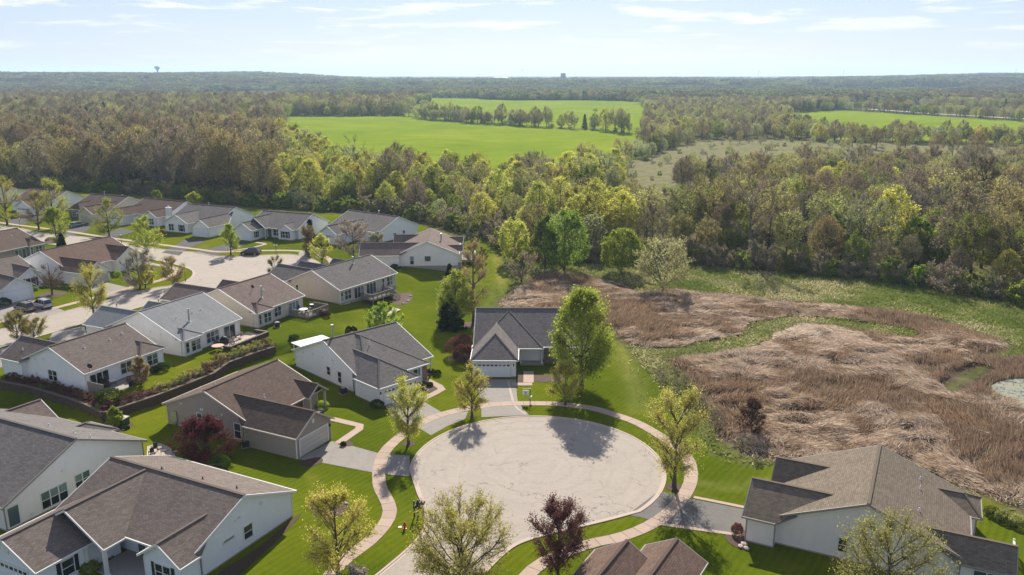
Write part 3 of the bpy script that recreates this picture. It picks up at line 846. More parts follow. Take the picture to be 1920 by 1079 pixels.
def gen_tree(seed, H, R, base=.22, shape='oval', limbs=12, up=.8, nsub=8, ntwig=1500, nleaf=4000, leaf=.2, tw=.03, stems=1, trunk=None, bend=.15, twl=1.0, lump=.0, inner=.35, shell=0.0):
    r = np.random.default_rng(seed)
    VV = []; FF = []; off = 0
    tr = trunk or H * .017 + .03
    def add(V, F):
        nonlocal off
        VV.append(V); FF.append(F + off); off += len(V)
    starts = []
    for s in range(stems):
        lean = np.array([0, 0]) if stems == 1 else R * .45 * np.array([math.cos(s * 2.4 + 1), math.sin(s * 2.4 + 1)])
        tt = np.linspace(0, 1, 7)
        top = H * (.9 if shape in ('cone', 'oval') else .72)
        P = np.stack([lean[0] * tt ** 1.3 + np.cumsum(r.normal(0, bend * .12, 7)) * tt, lean[1] * tt ** 1.3 + np.cumsum(r.normal(0, bend * .12, 7)) * tt, tt * top], -1)
        Rr = tr / math.sqrt(stems) * (1 - .85 * tt) + .012
        Rr[0] *= 1.35
        add(*tube(P, Rr, 6)); starts.append(P)
    subs = []; ends = []
    for i in range(limbs):
        te = (i + .5) / limbs * .98 + r.uniform(-.03, .03) if shape == 'cone' else r.uniform(.05, 1) ** .8 if i > limbs * .3 else r.uniform(.3, 1)
        te = min(max(te, .03), .98)
        az = i * 2.39996 + r.uniform(-.4, .4)
        rr = env(shape, np.array(te)) * R * r.uniform(.78, 1.0)
        zt = H * (base + (1 - base) * te)
        tgt = np.array([math.cos(az) * rr, math.sin(az) * rr, zt])
        sp = starts[i % stems]
        zs = np.clip(zt - rr * up, H * base * .75 + .05 * H * r.random(), min(zt, sp[-1, 2]) - .02 * H)
        zs = max(zs, H * .04)
        st = np.array([np.interp(zs, sp[:, 2], sp[:, 0]), np.interp(zs, sp[:, 2], sp[:, 1]), zs])
        mid = (st + tgt) / 2 + np.array([0, 0, -1 if shape in ('round', 'dome') else .2]) * rr * .12 + r.normal(0, .06, 3) * rr
        q = np.linspace(0, 1, 7)[:, None]
        P = (1 - q) ** 2 * st + 2 * q * (1 - q) * mid + q * q * tgt
        P[1:-1] += r.normal(0, bend * .10, (5, 3)) * max(rr, .5)
        L = np.linalg.norm(tgt - st)
        lr = max(tr * .42 * (L / (R * 1.3)) ** .7, .02) * (1.2 - .5 * te)
        add(*tube(P, lr * (1 - .8 * q[:, 0]) + .008, 4))
        ends.append(P[3:])
        for j in range(nsub):
            s = r.uniform(.25, 1) ** .8
            f = s * 6; k = min(int(f), 5); p = P[k] + (P[k + 1] - P[k]) * (f - k)
            d = (P[k + 1] - P[k]); d /= np.linalg.norm(d) + 1e-9
            o = p - np.array([0, 0, H * (base + .25 * (1 - base))]); o /= np.linalg.norm(o) + 1e-9
            d = d * .5 + r.normal(0, .62, 3) + o * .55 + np.array([0, 0, .25 if shape != 'cone' else -.1]); d /= np.linalg.norm(d)
            sl = L * r.uniform(.22, .42) * (1.15 - .5 * s)
            c1 = p + d * sl * .5 + r.normal(0, .07, 3) * sl; c2 = p + d * sl + np.array([0, 0, .08 * sl])
            S_ = np.stack([p, c1, c2])
            add(*tube(S_, np.array([lr * .38 * (1 - .6 * s) + .01, lr * .2 + .007, .005]), 3))
            subs.append(S_)
    subs = np.array(subs) if subs else np.zeros((1, 3, 3))
    # twigs
    n = ntwig
    i = r.integers(0, len(subs), n); s = r.uniform(0, 2, n); k = np.minimum(s.astype(int), 1)
    p = subs[i, k] + (subs[i, k + 1] - subs[i, k]) * (s - k)[:, None]
    if shell > 0:
        m_ = r.random(n) < shell
        az = r.uniform(0, 2 * PI, n); te = 1 - r.random(n) ** .75 * .85
        gate = vnoise(az * 2.2 + seed, te * 5, 1, seed) + .5 * vnoise(az * 5 + seed, te * 11, 1, seed + 1) > .52
        rad = env(shape, te) * R * (.72 + .30 * vnoise(az * 1.6, te * 3 + seed, 1, seed + 2)) * r.uniform(.86, 1.0, n)
        q_ = np.stack([np.cos(az) * rad, np.sin(az) * rad, H * (base + (1 - base) * te) * .97], -1)
        m_ &= gate; p[m_] = q_[m_]
    cenz = H * (base + .35 * (1 - base))
    o = p - np.array([0, 0, cenz]); o /= np.linalg.norm(o, axis=1)[:, None] + 1e-9
    d = r.normal(0, .6, (n, 3)) + o * .7 + np.array([0, 0, .35]); d /= np.linalg.norm(d, axis=1)[:, None]
    L = r.uniform(.35, 1.0, n) * H * .075 * twl
    V, F = blades(p, d, L, np.full(n, tw / 2), seed + 5)
    ntw = len(F)
    BV = np.concatenate(VV); BF = np.concatenate(FF)
    # leaves along the twigs, in uneven clusters
    keep = r.random(n) < 1
    cl = r.random(len(subs)) ** lump if lump > 0 else np.ones(len(subs))
    w = cl[i]; w = w / w.sum()
    j = r.choice(n, nleaf, p=w)
    c = p[j] + d[j] * (L[j] * r.uniform(.25, 1.15, nleaf))[:, None] + r.normal(0, leaf * .8, (nleaf, 3))
    a = r.normal(size=(nleaf, 3)); a /= np.linalg.norm(a, axis=1)[:, None]
    b = np.cross(a, r.normal(size=(nleaf, 3))); b /= np.linalg.norm(b, axis=1)[:, None]
    s = (leaf * r.uniform(.55, 1.25, nleaf))[:, None]
    LV = np.stack([c + a * s, c - a * s * .5 + b * s * .8, c - a * s * .5 - b * s * .8], 1).reshape(-1, 3)
    LV[:, 2] = np.maximum(LV[:, 2], .05)
    tint = np.clip(r.normal(.5, .22, nleaf) + .25 * (r.random(len(subs))[i[j]] - .5), 0, 1)
    return dict(B=(BV, BF), TW=(V, F), L=(LV, np.arange(3 * nleaf).reshape(-1, 3)), tint=np.repeat(tint, 3), ttint=np.repeat(np.clip(r.normal(.5, .25, n), 0, 1), 3))
def tree_meshes(name, t, bark, leafm, twigm):
    tm = npmesh(name + '_trunk', *t['B'], [bark])
    tm.polygons.foreach_set('use_smooth', np.ones(len(tm.polygons), bool))
    V = np.concatenate([t['TW'][0], t['L'][0]]); F = np.concatenate([t['TW'][1], t['L'][1] + len(t['TW'][0])])
    cmh = npmesh(name + '_crown', V, F, [twigm, leafm], np.r_[np.zeros(len(t['TW'][1])), np.ones(len(t['L'][1]))], {'tint': ('FLOAT', 'POINT', np.r_[t['ttint'], t['tint']])})
    return tm, cmh
def joined(name, t, bark, leafm, twigm):
    V = np.concatenate([t['B'][0], t['TW'][0], t['L'][0]])
    a, b = len(t['B'][0]), len(t['TW'][0])
    F = np.concatenate([t['B'][1], t['TW'][1] + a, t['L'][1] + a + b])
    mi = np.r_[np.zeros(len(t['B'][1])), np.ones(len(t['TW'][1])), np.full(len(t['L'][1]), 2)]
    return npmesh(name, V, F, [bark, twigm, leafm], mi, {'tint': ('FLOAT', 'POINT', np.r_[np.full(a, .5), t['ttint'], t['tint']])})
def ball(seed, R, H, n, leaf):
    """clipped shrub: dense leafy shell with a few sprigs"""
    r = np.random.default_rng(seed)
    u = r.normal(size=(n, 3)); u[:, 2] = np.abs(u[:, 2]) * 1.1 - .25; u /= np.linalg.norm(u, axis=1)[:, None]
    k = (1 + .12 * (vnoise(u[:, 0] * 3 + 5, u[:, 1] * 3 + u[:, 2] * 2, 1, seed) - .5) * 2) * r.uniform(.82, 1.04, n)
    c = u * k[:, None] * np.array([R, R, H * .62]) + np.array([0, 0, H * .4]); c[:, 2] = np.maximum(c[:, 2], .03)
    a = r.normal(size=(n, 3)); a /= np.linalg.norm(a, axis=1)[:, None]
    b = np.cross(a, r.normal(size=(n, 3))); b /= np.linalg.norm(b, axis=1)[:, None]
    s = (leaf * r.uniform(.6, 1.2, n))[:, None]
    V = np.stack([c + a * s, c - a * s * .5 + b * s * .8, c - a * s * .5 - b * s * .8], 1).reshape(-1, 3)
    return V, np.arange(3 * n).reshape(-1, 3), np.repeat(np.clip(r.normal(.5, .22, n), 0, 1), 3)
# wood prototypes, 1 unit = 1 m, about 15 m tall; scaled on placing
PR = {}
def proto(k, leafm, bark, twigm, **kw):
    t = gen_tree(**kw)
    PR[k] = dict(h=kw['H'], t=t, m=tree_meshes(k, t, bark, leafm, twigm), j=joined(k, t, bark, leafm, twigm))
i0 = 0
for i in range(3): proto('brown%d' % i, ML['brown'], M_bark, ML['twigb'], seed=10 + i, H=17, R=6.0, base=.24, shape='dome', limbs=13, up=.7, nsub=9, ntwig=4200, nleaf=2400, leaf=.19, tw=.075, bend=.5, twl=1.0, shell=.75)
for i in range(2): proto('ochre%d' % i, ML['ochre'], M_bark, ML['twigb'], seed=20 + i, H=17, R=6, base=.28, shape='dome', limbs=13, up=.7, nsub=9, ntwig=3400, nleaf=3600, leaf=.2, tw=.06, bend=.5, lump=.4, shell=.75)
for i in range(3): proto('spring%d' % i, ML['spring'], M_bark, ML['twigb'], seed=30 + i, H=14, R=4.8, base=.14, shape='oval', limbs=14, up=1.0, nsub=9, ntwig=3000, nleaf=6000, leaf=.21, tw=.04, lump=.3, shell=.75)
for i in range(2): proto('green%d' % i, ML['green'], M_bark, ML['twigb'], seed=40 + i, H=13, R=4.6, base=.1, shape='round', limbs=14, up=.7, nsub=9, ntwig=2800, nleaf=6000, leaf=.22, tw=.04, lump=.3, shell=.75)
for i in range(2): proto('olive%d' % i, ML['olive'], M_bark, ML['twigb'], seed=50 + i, H=15, R=5.2, base=.2, shape='vase', limbs=14, up=.9, nsub=9, ntwig=3400, nleaf=4200, leaf=.2, tw=.05, bend=.4, lump=.3, shell=.65)
for i in range(2): proto('sage%d' % i, ML['sage'], M_barkg, ML['twig'], seed=60 + i, H=12, R=5, base=.1, shape='round', limbs=15, up=.8, nsub=9, ntwig=3000, nleaf=5200, leaf=.19, tw=.045, stems=3, lump=.3, shell=.7)
for i in range(2): proto('bare%d' % i, ML['brown'], M_barkg, ML['twig'], seed=70 + i, H=15, R=5.6, base=.25, shape='dome', limbs=14, up=.75, nsub=10, ntwig=3000, nleaf=500, leaf=.15, tw=.07, bend=.5, twl=1.3)
for i in range(2): proto('thicket%d' % i, ML['brown'], M_barkg, ML['twig'], seed=80 + i, H=5.5, R=3.4, base=.03, shape='dome', limbs=16, up=1.1, nsub=8, ntwig=2200, nleaf=900, leaf=.16, tw=.055, stems=5, trunk=.09, twl=1.6)
for i in range(2): proto('bush%d' % i, ML['lime'] if i else ML['green'], M_barkg, ML['twig'], seed=90 + i, H=4.5, R=2.9, base=.02, shape='dome', limbs=14, up=1, nsub=8, ntwig=900, nleaf=3000, leaf=.19, tw=.04, stems=4, trunk=.08, lump=.5)
proto('conifer0', ML['ever'], M_bark, ML['twigb'], seed=100, H=14, R=3.0, base=.04, shape='cone', limbs=46, up=-.1, nsub=7, ntwig=1800, nleaf=5200, leaf=.26, tw=.05)
# far clumps of canopy
def clumpmesh(name, seed, w, h, n, leafm, ev=0):
    r = np.random.default_rng(seed)
    k = 9
    cx, cy = r.uniform(-w / 2, w / 2, k), r.uniform(-w / 2, w / 2, k); ch = h * r.uniform(.7, 1.1, k); cr = w * r.uniform(.16, .26, k)
    i = r.integers(0, k, n); u = r.normal(size=(n, 3)); u[:, 2] = np.abs(u[:, 2]) * .9 - .1; u /= np.linalg.norm(u, axis=1)[:, None]
    q = r.uniform(.75, 1.05, n)[:, None]
    c = u * q * np.stack([cr[i], cr[i], ch[i] * .55], -1) + np.stack([cx[i], cy[i], ch[i] * .45], -1)
    a = r.normal(size=(n, 3)); a /= np.linalg.norm(a, axis=1)[:, None]
    b = np.cross(a, r.normal(size=(n, 3))); b /= np.linalg.norm(b, axis=1)[:, None]
    s = (w * .035 * r.uniform(.6, 1.3, n))[:, None]
    V = np.stack([c + a * s, c - a * s * .5 + b * s * .8, c - a * s * .5 - b * s * .8], 1).reshape(-1, 3)
    tint = np.clip(r.normal(.5, .2, n) + (r.random(k)[i] - .5) * .6, 0, 1)
    return npmesh(name, V, np.arange(3 * n).reshape(-1, 3), [leafm], attrs={'tint': ('FLOAT', 'POINT', np.repeat(tint, 3))})
FARK = [clumpmesh('clump%d' % i, 200 + i, 30, 13, 1500, ML[k]) for i, k in enumerate(('farb', 'farg', 'faro', 'farb', 'farg', 'faro', 'ever'))]
print('protos', round(time.time() - T0, 1))

# ------------------------------------------------------------------ where the woods stand
rw = np.random.default_rng(12)
def jgrid(x0, x1, y0, y1, s):
    X, Y = np.meshgrid(np.arange(x0, x1, s), np.arange(y0, y1, s))
    X = X + rw.uniform(-.45, .45, X.shape) * s; Y = Y + rw.uniform(-.45, .45, Y.shape) * s
    return X.ravel(), Y.ravel()
def px_arr(X, Y, Z):
    dz = Z - CAM_H; zc = Y * cP - dz * sP
    return CX + FPX * X / zc, CY + FPX * (-Y * sP - dz * cP) / zc
WOOD_FRONT = G([(-400, 335), (0, 350), (130, 358), (300, 368), (470, 388), (600, 396), (740, 403), (800, 418), (882, 440), (915, 448), (950, 470), (1000, 488), (1080, 494), (1200, 494), (1275, 492), (1425, 507), (1575, 520), (1725, 536), (1800, 553), (1920, 571), (2150, 592)])
WF = WOOD_FRONT + [(600, 300), (3000, 4000), (-3000, 4000), (-600, 300)]
OPEN = CROPS + [STRIP, MARSH]
ROADZ = [tuple(p) for p in offset_line(far_r, 9)] + [tuple(p) for p in offset_line(far_r, -9)][::-1]
def allowed(X, Y, marg=2.5):
    k = inside(WF, X, Y)
    for p in OPEN + [ROADZ]:
        k &= ~inside(p, X, Y)
    return k
FA = []      # x,y,kind,scale,rz
def choose(X, Y):
    n = len(X)
    u, v = px_arr(X, Y, np.zeros(n))
    q = rw.random(n)
    blob = fbm(X, Y, 34, 71, 2) ; q = np.clip(q * .55 + (blob - .28) * 1.0, 0, .999)
    K = np.empty(n, object)
    left = (u < 520 - (v - 250) * .0) & ((Y > 190))
    cen = (u >= 520) & (u < 1180)
    right = u >= 1180
    def pick(mask, table):
        edges = np.cumsum([w for _, w in table]); edges = edges / edges[-1]
        ii = np.searchsorted(edges, q[mask]); ii = np.minimum(ii, len(table) - 1)
        names = np.array([a for a, _ in table], object)
        K[mask] = names[ii]
    pick(left, [('brown', .25), ('ochre', .15), ('bare', .06), ('brown', .17), ('olive', .20), ('ochre', .08), ('spring', .09)])
    pick(cen, [('spring', .24), ('sage', .14), ('olive', .12), ('thicket', .05), ('spring', .2), ('green', .12), ('brown', .05), ('sage', .1)])
    pick(right, [('thicket', .07), ('brown', .14), ('olive', .17), ('bare', .09), ('green', .15), ('brown', .09), ('ochre', .12), ('spring', .17)])
    fr = (Y > 480)
    pick(fr & left, [('brown', .22), ('farx', .0001), ('olive', .24), ('green', .16), ('brown', .16), ('sage', .14), ('conifer', .02)])
    pick(fr & ~left, [('green', .2), ('sage', .18), ('brown', .12), ('olive', .22), ('spring', .18), ('green', .12), ('conifer', .02)])
    K[K == 'farx'] = 'olive'
    return K, u
# front shrub edge
E0 = resample(WOOD_FRONT, 3.0)
for x, y in E0:
    for rowi in range(2):
        x2, y2 = x + rw.uniform(-1.3, 1.3), y + rowi * 3 + rw.uniform(-.5, 2.4)
        u, v = px_of(x2, y2, 0)
        if -350 < u < 2250:
            kk = rw.choice(['bush0', 'thicket0', 'thicket1', 'bush1', 'bush0'], p=[.3, .25, .2, .1, .15]) if u > 900 else rw.choice(['bush0', 'thicket0'], p=[.72, .28])
            FA.append((x2, y2, kk, rw.uniform(.6, 1.15), rw.uniform(0, 6.28)))
nfront = len(FA)
def wood(x0, x1, y0, y1, s, smin=.75, smax=1.12):
    X, Y = jgrid(x0, x1, y0, y1, s)
    k = (np.abs(X) < Y * .74 + 15) & allowed(X, Y); X, Y = X[k], Y[k]
    d = polydist(WOOD_FRONT, X, Y, False); k = d > 5; X, Y, d = X[k], Y[k], d[k]
    K, u = choose(X, Y)
    for x, y, kk, uu, dd in zip(X, Y, K, u, d):
        nv = 3 if kk in ('brown', 'spring') else (1 if kk == 'conifer' else 2)
        s_ = rw.uniform(smin, smax)
        if uu > 520 and y < 400: s_ *= .62 if dd < 14 else (.82 if uu < 1180 else .88)
        vv = px_of(x, y, 0)[1]
        if 1120 < uu < 1345 and 366 < vv < 450: s_ *= .5
        if uu > 1180 and vv < 430: s_ = min(s_, .82)
        if kk == 'thicket': s_ *= 1.25
        FA.append((x, y, kk + str(rw.integers(0, nv)), s_, rw.uniform(0, 6.28)))
wood(-420, 420, 150, 480, 7.6, .68, 1.38)
wood(-900, 900, 480, 1250, 10.0, .7, 1.3)
# hedges and belts between the fields
def belt(pts, w, s, kinds, smin, smax):
    P_ = resample(G(pts), s)
    for x, y in P_:
        for _ in range(max(1, int(w / 6))):
            FA.append((x + rw.uniform(-w, w) * .5, y + rw.uniform(-w, w) * .5, str(rw.choice(kinds)), rw.uniform(smin, smax), rw.uniform(0, 6.28)))
belt([(795, 221), (830, 224), (900, 231), (1003, 238)], 14, 5, ['olive0', 'bare0', 'thicket0', 'sage1', 'olive1', 'brown1', 'thicket1'], .55, .85)
belt([(1018, 238), (1060, 241), (1130, 243), (1200, 250)], 10, 6, ['thicket0', 'bush0', 'sage0', 'thicket1', 'olive0'], .5, .8)
belt([(560, 217), (640, 216), (755, 216.5)], 10, 5, ['thicket0', 'bush0', 'sage0', 'olive1'], .6, .9)
belt([(725, 196), (760, 197), (792, 193)], 26, 5, ['green0', 'green1', 'olive0', 'sage1'], .8, 1.1)
belt([(800, 183), (900, 184), (1000, 187), (1100, 188), (1200, 191)], 24, 6, ['olive0', 'green0', 'brown0', 'sage0', 'ochre0', 'conifer0'], .7, 1.1)
belt([(1540, 263), (1640, 265), (1740, 267), (1920, 272), (2050, 276)], 16, 5, ['olive0', 'olive1', 'sage0', 'thicket0', 'sage1'], .45, .7)
belt([(1600, 192), (1750, 193), (1920, 203), (2050, 208)], 30, 7, ['ochre0', 'brown0', 'conifer0', 'green0', 'brown1', 'olive1'], .7, 1.05)
belt([(1480, 210), (1535, 206), (1585, 203)], 16, 6, ['brown0', 'green0', 'olive0'], .8, 1.1)
belt([(1600, 275), (1680, 285), (1860, 300)], 16, 22, ['olive0', 'ochre1'], .7, 1.0)
belt([(1190, 300), (1225, 285), (1262, 272)], 12, 6, ['green1', 'sage0', 'bush0'], .6, .8)
mx_, my_ = jgrid(-50, 420, 280, 620, 13)
km = inside(MARSH, mx_, my_) & (rw.random(len(mx_)) < .6)
for x, y in zip(mx_[km], my_[km]): FA.append((x, y, str(rw.choice(['thicket0', 'bush0', 'thicket1', 'sage0', 'olive0'])), rw.uniform(.25, .6), rw.uniform(0, 6.28)))
print('woods', len(FA), round(time.time() - T0, 1))
# hand placed trees of the wood's edge are kept clear of the scatter
HAND = [(965, 492, 412, 55, 'spring', 'round light green tree leaning over the mown strip behind the pale house'),
        (1058, 506, 396, 95, 'lime', 'tallest fresh green tree at the marsh edge, twin to the round one on its left'),
        (1022, 500, 405, 50, 'green', 'narrow mid green tree between two rounder ones at the marsh edge'),
        (1165, 512, 428, 84, 'lime', 'bright green tree left of the leaning willow at the marsh edge'),
        (1243, 548, 446, 105, 'sage', 'leaning olive willow standing out from the wood into the marsh'),
        (1712, 492, 407, 66, 'lime', 'bright yellow green tree at the wood edge on the right, left of its pair'),
        (1765, 497, 411, 55, 'lime', 'bright yellow green tree at the wood edge on the right, right of its pair'),
        (1912, 520, 428, 70, 'lime', 'yellow green tree cut by the right edge of the view at the wood'),
        (1622, 498, 372, 110, 'sage', 'wide pale sage willow at the wood edge on the right'),
        (1403, 490, 318, 135, 'dead', 'big bare grey tree with long pale limbs in the right wood'),
        (1122, 372, 283, 62, 'bareone', 'dark twisted half bare tree standing above the shrubs before the clearing'),
        (665, 338, 248, 95, 'bareone', 'bare branching tree rising in front of the green field'),
        (878, 440, 300, 85, 'tall', 'tall pale limbed tree thinly leafed in the middle of the wood'),
        (1115, 240, 203, 26, 'tallgreen', 'lone tall tree in the hedge between the fields'),
        (978, 530, 466, 60, 'ochreone', 'small brown budding tree at the mown strip beside the marsh'),
        (1826, 450, 290, 130, 'oak', 'big spreading dark oak in the right wood near the picture edge')]
hx = np.array([g(a, b_)[:2] for a, b_, *_ in HAND])
def ok(x, y):
    return np.min(np.hypot(hx[:, 0] - x, hx[:, 1] - y)) > 4.5
FA = [f for f in FA if ok(f[0], f[1])]
# which show largest: nearest to the camera
dist = np.array([math.hypot(f[0], f[1]) / (PR[f[2]]['h'] * f[3]) for f in FA])
u_all = px_arr(np.array([f[0] for f in FA]), np.array([f[1] for f in FA]), np.zeros(len(FA)))[0]
dist[(u_all < -60) | (u_all > 1980)] += 1e4
order = np.argsort(dist)
NIND = 235
ind = set(order[:NIND].tolist())
KINDN = {'brown': ('oak_tree', 'brown leafless oak'), 'ochre': ('oak_tree', 'ochre budding oak'), 'spring': ('maple_tree', 'yellow green young leaved tree'), 'green': ('broadleaf_tree', 'mid green tree'),
         'olive': ('broadleaf_tree', 'olive half leafed tree'), 'sage': ('willow_tree', 'sage green many stemmed willow'), 'bare': ('bare_tree', 'pale limbed bare tree'),
         'thicket': ('thicket_shrub', 'grey brown twiggy thicket shrub'), 'bush': ('leafy_shrub', 'low green leafy shrub'), 'conifer': ('conifer_tree', 'dark narrow conifer')}
def put_tree(name, kind, x, y, s, rz, label, cat, group=None, sz=None, z=None):
    e = empty(name, (x, y, (gz(x, y) if z is None else z) - .05), rz, label=label, cat=cat, group=group)
    e.scale = (s, s, s if sz is None else sz)
    tm, cmh = PR[kind]['m']
    link('trunk', tm, e); link('crown', cmh, e)
    return e
for i in sorted(ind):
    x, y, kk, s_, rz = FA[i]
    base_ = kk[:-1]; nm, lab = KINDN[base_]
    u = px_of(x, y, 0)[0]
    where = 'in the wood behind the far row of houses' if u < 760 else ('in the wood behind the pale house and marsh' if u < 1230 else 'in the wood beyond the right half of the marsh')
    shrub = base_ in ('thicket', 'bush')
    put_tree(nm, kk, x, y, s_, rz, '%s %s' % (lab, where), 'shrub' if shrub else 'tree', '%ss %s' % (lab, where))
# everything farther: geometry-node scatter of the same trees
def gn_scatter(name, pts, meshes, label):
    """pts rows: x,y,z,scale,rz,idx"""
    A = np.array(pts, float)
    col = bpy.data.collections.new(name + '_kinds')
    for i, me in enumerate(meshes):
        o = bpy.data.objects.new('%s_kind_%02d' % (name, i), me); col.objects.link(o)
    me = bpy.data.meshes.new(name)
    me.vertices.add(len(A)); me.vertices.foreach_set('co', A[:, :3].astype(np.float32).ravel())
    for an, ty, c in (('s', 'FLOAT', 3), ('r', 'FLOAT', 4), ('k', 'INT', 5)):
        a = me.attributes.new(an, ty, 'POINT'); a.data.foreach_set('value', A[:, c].astype(np.int32 if ty == 'INT' else np.float32))
    ob = link(name, me, kind='stuff', label=label, cat='woodland')
    ng = bpy.data.node_groups.new(name, 'GeometryNodeTree')
    ng.interface.new_socket('Geometry', in_out='INPUT', socket_type='NodeSocketGeometry')
    ng.interface.new_socket('Geometry', in_out='OUTPUT', socket_type='NodeSocketGeometry')
    gi = ng.nodes.new('NodeGroupInput'); go = ng.nodes.new('NodeGroupOutput')
    ip = ng.nodes.new('GeometryNodeInstanceOnPoints'); ci = ng.nodes.new('GeometryNodeCollectionInfo')
    ci.inputs['Collection'].default_value = col
    ci.inputs['Separate Children'].default_value = True; ci.inputs['Reset Children'].default_value = True
    def na(n_, ty):
        q = ng.nodes.new('GeometryNodeInputNamedAttribute'); q.data_type = ty; q.inputs[0].default_value = n_
        return q.outputs[0]
    cx_ = ng.nodes.new('ShaderNodeCombineXYZ'); L = ng.links.new
    L(na('r', 'FLOAT'), cx_.inputs[2])
    L(gi.outputs[0], ip.inputs['Points']); L(ci.outputs[0], ip.inputs['Instance'])
    ip.inputs['Pick Instance'].default_value = True
    L(na('k', 'INT'), ip.inputs['Instance Index']); L(na('s', 'FLOAT'), ip.inputs['Scale'])
    e2r = ng.nodes.new('FunctionNodeEulerToRotation'); L(cx_.outputs[0], e2r.inputs[0]); L(e2r.outputs[0], ip.inputs['Rotation'])
    L(ip.outputs[0], go.inputs[0])
    md = ob.modifiers.new('scatter', 'NODES'); md.node_group = ng
    return ob
keys = sorted(PR)
rest = [FA[i] for i in range(len(FA)) if i not in ind]
Zr = terr(np.array([f[0] for f in rest]), np.array([f[1] for f in rest]))
gn_scatter('woodland', [(f[0], f[1], z - .1, f[3], f[4], keys.index(f[2])) for f, z in zip(rest, Zr)], [PR[k]['j'] for k in keys], 'mixed spring woodland of brown and green trees behind the houses and marsh')
pts = []
for y0, y1, s, sc_ in ((1250, 2400, 19, 1.0), (2400, 4300, 31, 1.6), (4300, 9500, 58, 2.6)):
    X, Y = jgrid(-y1 * .72, y1 * .72, y0, y1, s)
    k = (np.abs(X) < Y * .72) & allowed(X, Y)
    gap = fbm(X, Y / 1.0, 420, 81, 3)
    k &= (gap > .39) | (Y > 5200)
    X, Y = X[k], Y[k]; Z = terr(X, Y)
    b1 = fbm(X, Y, 170, 91, 2)
    for x, y, z, bb in zip(X, Y, Z, b1):
        q = rw.random() * .5 + (bb - .25)
        kk = 0 if q < .28 else (1 if q < .5 else (2 if q < .7 else (3 if q < .85 else 4)))
        if rw.random() < .05: kk = 6
        pts.append((x, y, z - .5, sc_ * rw.uniform(.8, 1.15), rw.uniform(0, 6.28), kk))
gn_scatter('distant_woodland', pts, FARK, 'hazy distant woods reaching to the horizon')
print('far', len(pts), round(time.time() - T0, 1))
# the singled-out trees of the wood
SPEC = {'spring': dict(lm='spring', shape='round', base=.06, limbs=18, up=.8, ntwig=3000, nleaf=13000, leaf=.17, tw=.035, lump=.3, shell=.6),
        'lime': dict(lm='lime', shape='oval', base=.05, limbs=20, up=1, ntwig=3400, nleaf=15000, leaf=.17, tw=.035, lump=.3, shell=.6),
        'green': dict(lm='green', shape='oval', base=.05, limbs=18, up=1, ntwig=3000, nleaf=12000, leaf=.17, tw=.035, lump=.3, shell=.6),
        'sage': dict(lm='sage', shape='round', base=.1, limbs=20, up=.9, ntwig=4200, nleaf=9500, leaf=.14, tw=.04, stems=2, lump=.2, shell=.5),
        'dead': dict(lm='brown', bark=M_barkg, twig='twigb', shape='vase', base=.2, limbs=17, up=.7, nsub=12, ntwig=5000, nleaf=400, leaf=.1, tw=.05, bend=.7, trunk=.5),
        'bareone': dict(lm='olive', shape='dome', base=.25, limbs=15, up=.6, nsub=11, ntwig=1800, nleaf=500, leaf=.16, tw=.05, bend=.9, trunk=.36),
        'tall': dict(lm='olive', bark=M_barkp, shape='vase', base=.2, limbs=16, up=1.2, nsub=10, ntwig=2600, nleaf=2600, leaf=.16, tw=.05, trunk=.3),
        'tallgreen': dict(lm='olive', shape='oval', base=.25, limbs=10, up=.8, ntwig=800, nleaf=1600, leaf=.25, tw=.06, bend=.9),
        'ochreone': dict(lm='brown', shape='round', base=.15, limbs=14, up=.9, ntwig=2200, nleaf=3200, leaf=.13, tw=.04, stems=2),
        'oak': dict(lm='brown', shape='dome', base=.28, limbs=16, up=.45, nsub=12, ntwig=3500, nleaf=2200, leaf=.17, tw=.06, bend=1.1, trunk=.5)}
def own_tree(name, label, px, py, top, wpx, spec, seed, z=0.0, cat='tree', cx_px=None, group=None, **over):
    x, y = g(px, py, z)
    H = max(height_at(y, top) - z, .8)
    sl = math.hypot(y * cP + (CAM_H - z - H / 2) * sP, 0)
    R = wpx / 2 * sl / FPX
    k = dict(spec); k.update(over)
    lm = ML[k.pop('lm')]; bk = k.pop('bark', M_bark); tw = ML[k.pop('twig', 'twigb')]
    t = gen_tree(seed, H, R, **k)
    e = empty(name, (x, y, gz(x, y) - .03), 0, label=label, cat=cat, group=group)
    tm, cmh = tree_meshes(name, t, bk, lm, tw)
    link('trunk', tm, e); link('crown', cmh, e)
    return e
for i, (px, py, top, w_, sp_, lab) in enumerate(HAND):
    own_tree('willow_tree' if 'willow' in lab else 'broadleaf_tree', lab, px, py, top, w_, SPEC[sp_], 300 + i)
# row of young trees by the far road
for i, (px, py, top, w_) in enumerate([(1631, 203, 181, 13), (1667, 205, 184, 13), (1681, 212, 176, 24), (1703, 213, 186, 17), (1747, 212, 187, 16), (1792, 213, 189, 15), (1815, 215, 189, 12), (1849, 218, 196, 22), (1864, 216, 192, 11), (1889, 218, 194, 11), (1917, 220, 195, 12)]):
    x, y = g(px, py, 0); H = height_at(y, top)
    kk = ('olive0', 'olive1', 'ochre0')[i % 3]
    e = put_tree('roadside_tree', kk, x, y, H / PR[kk]['h'], i * 1.3, 'young brown green tree in the row beside the distant country road', 'tree', 'row of trees beside the distant road')
print('hand', round(time.time() - T0, 1))

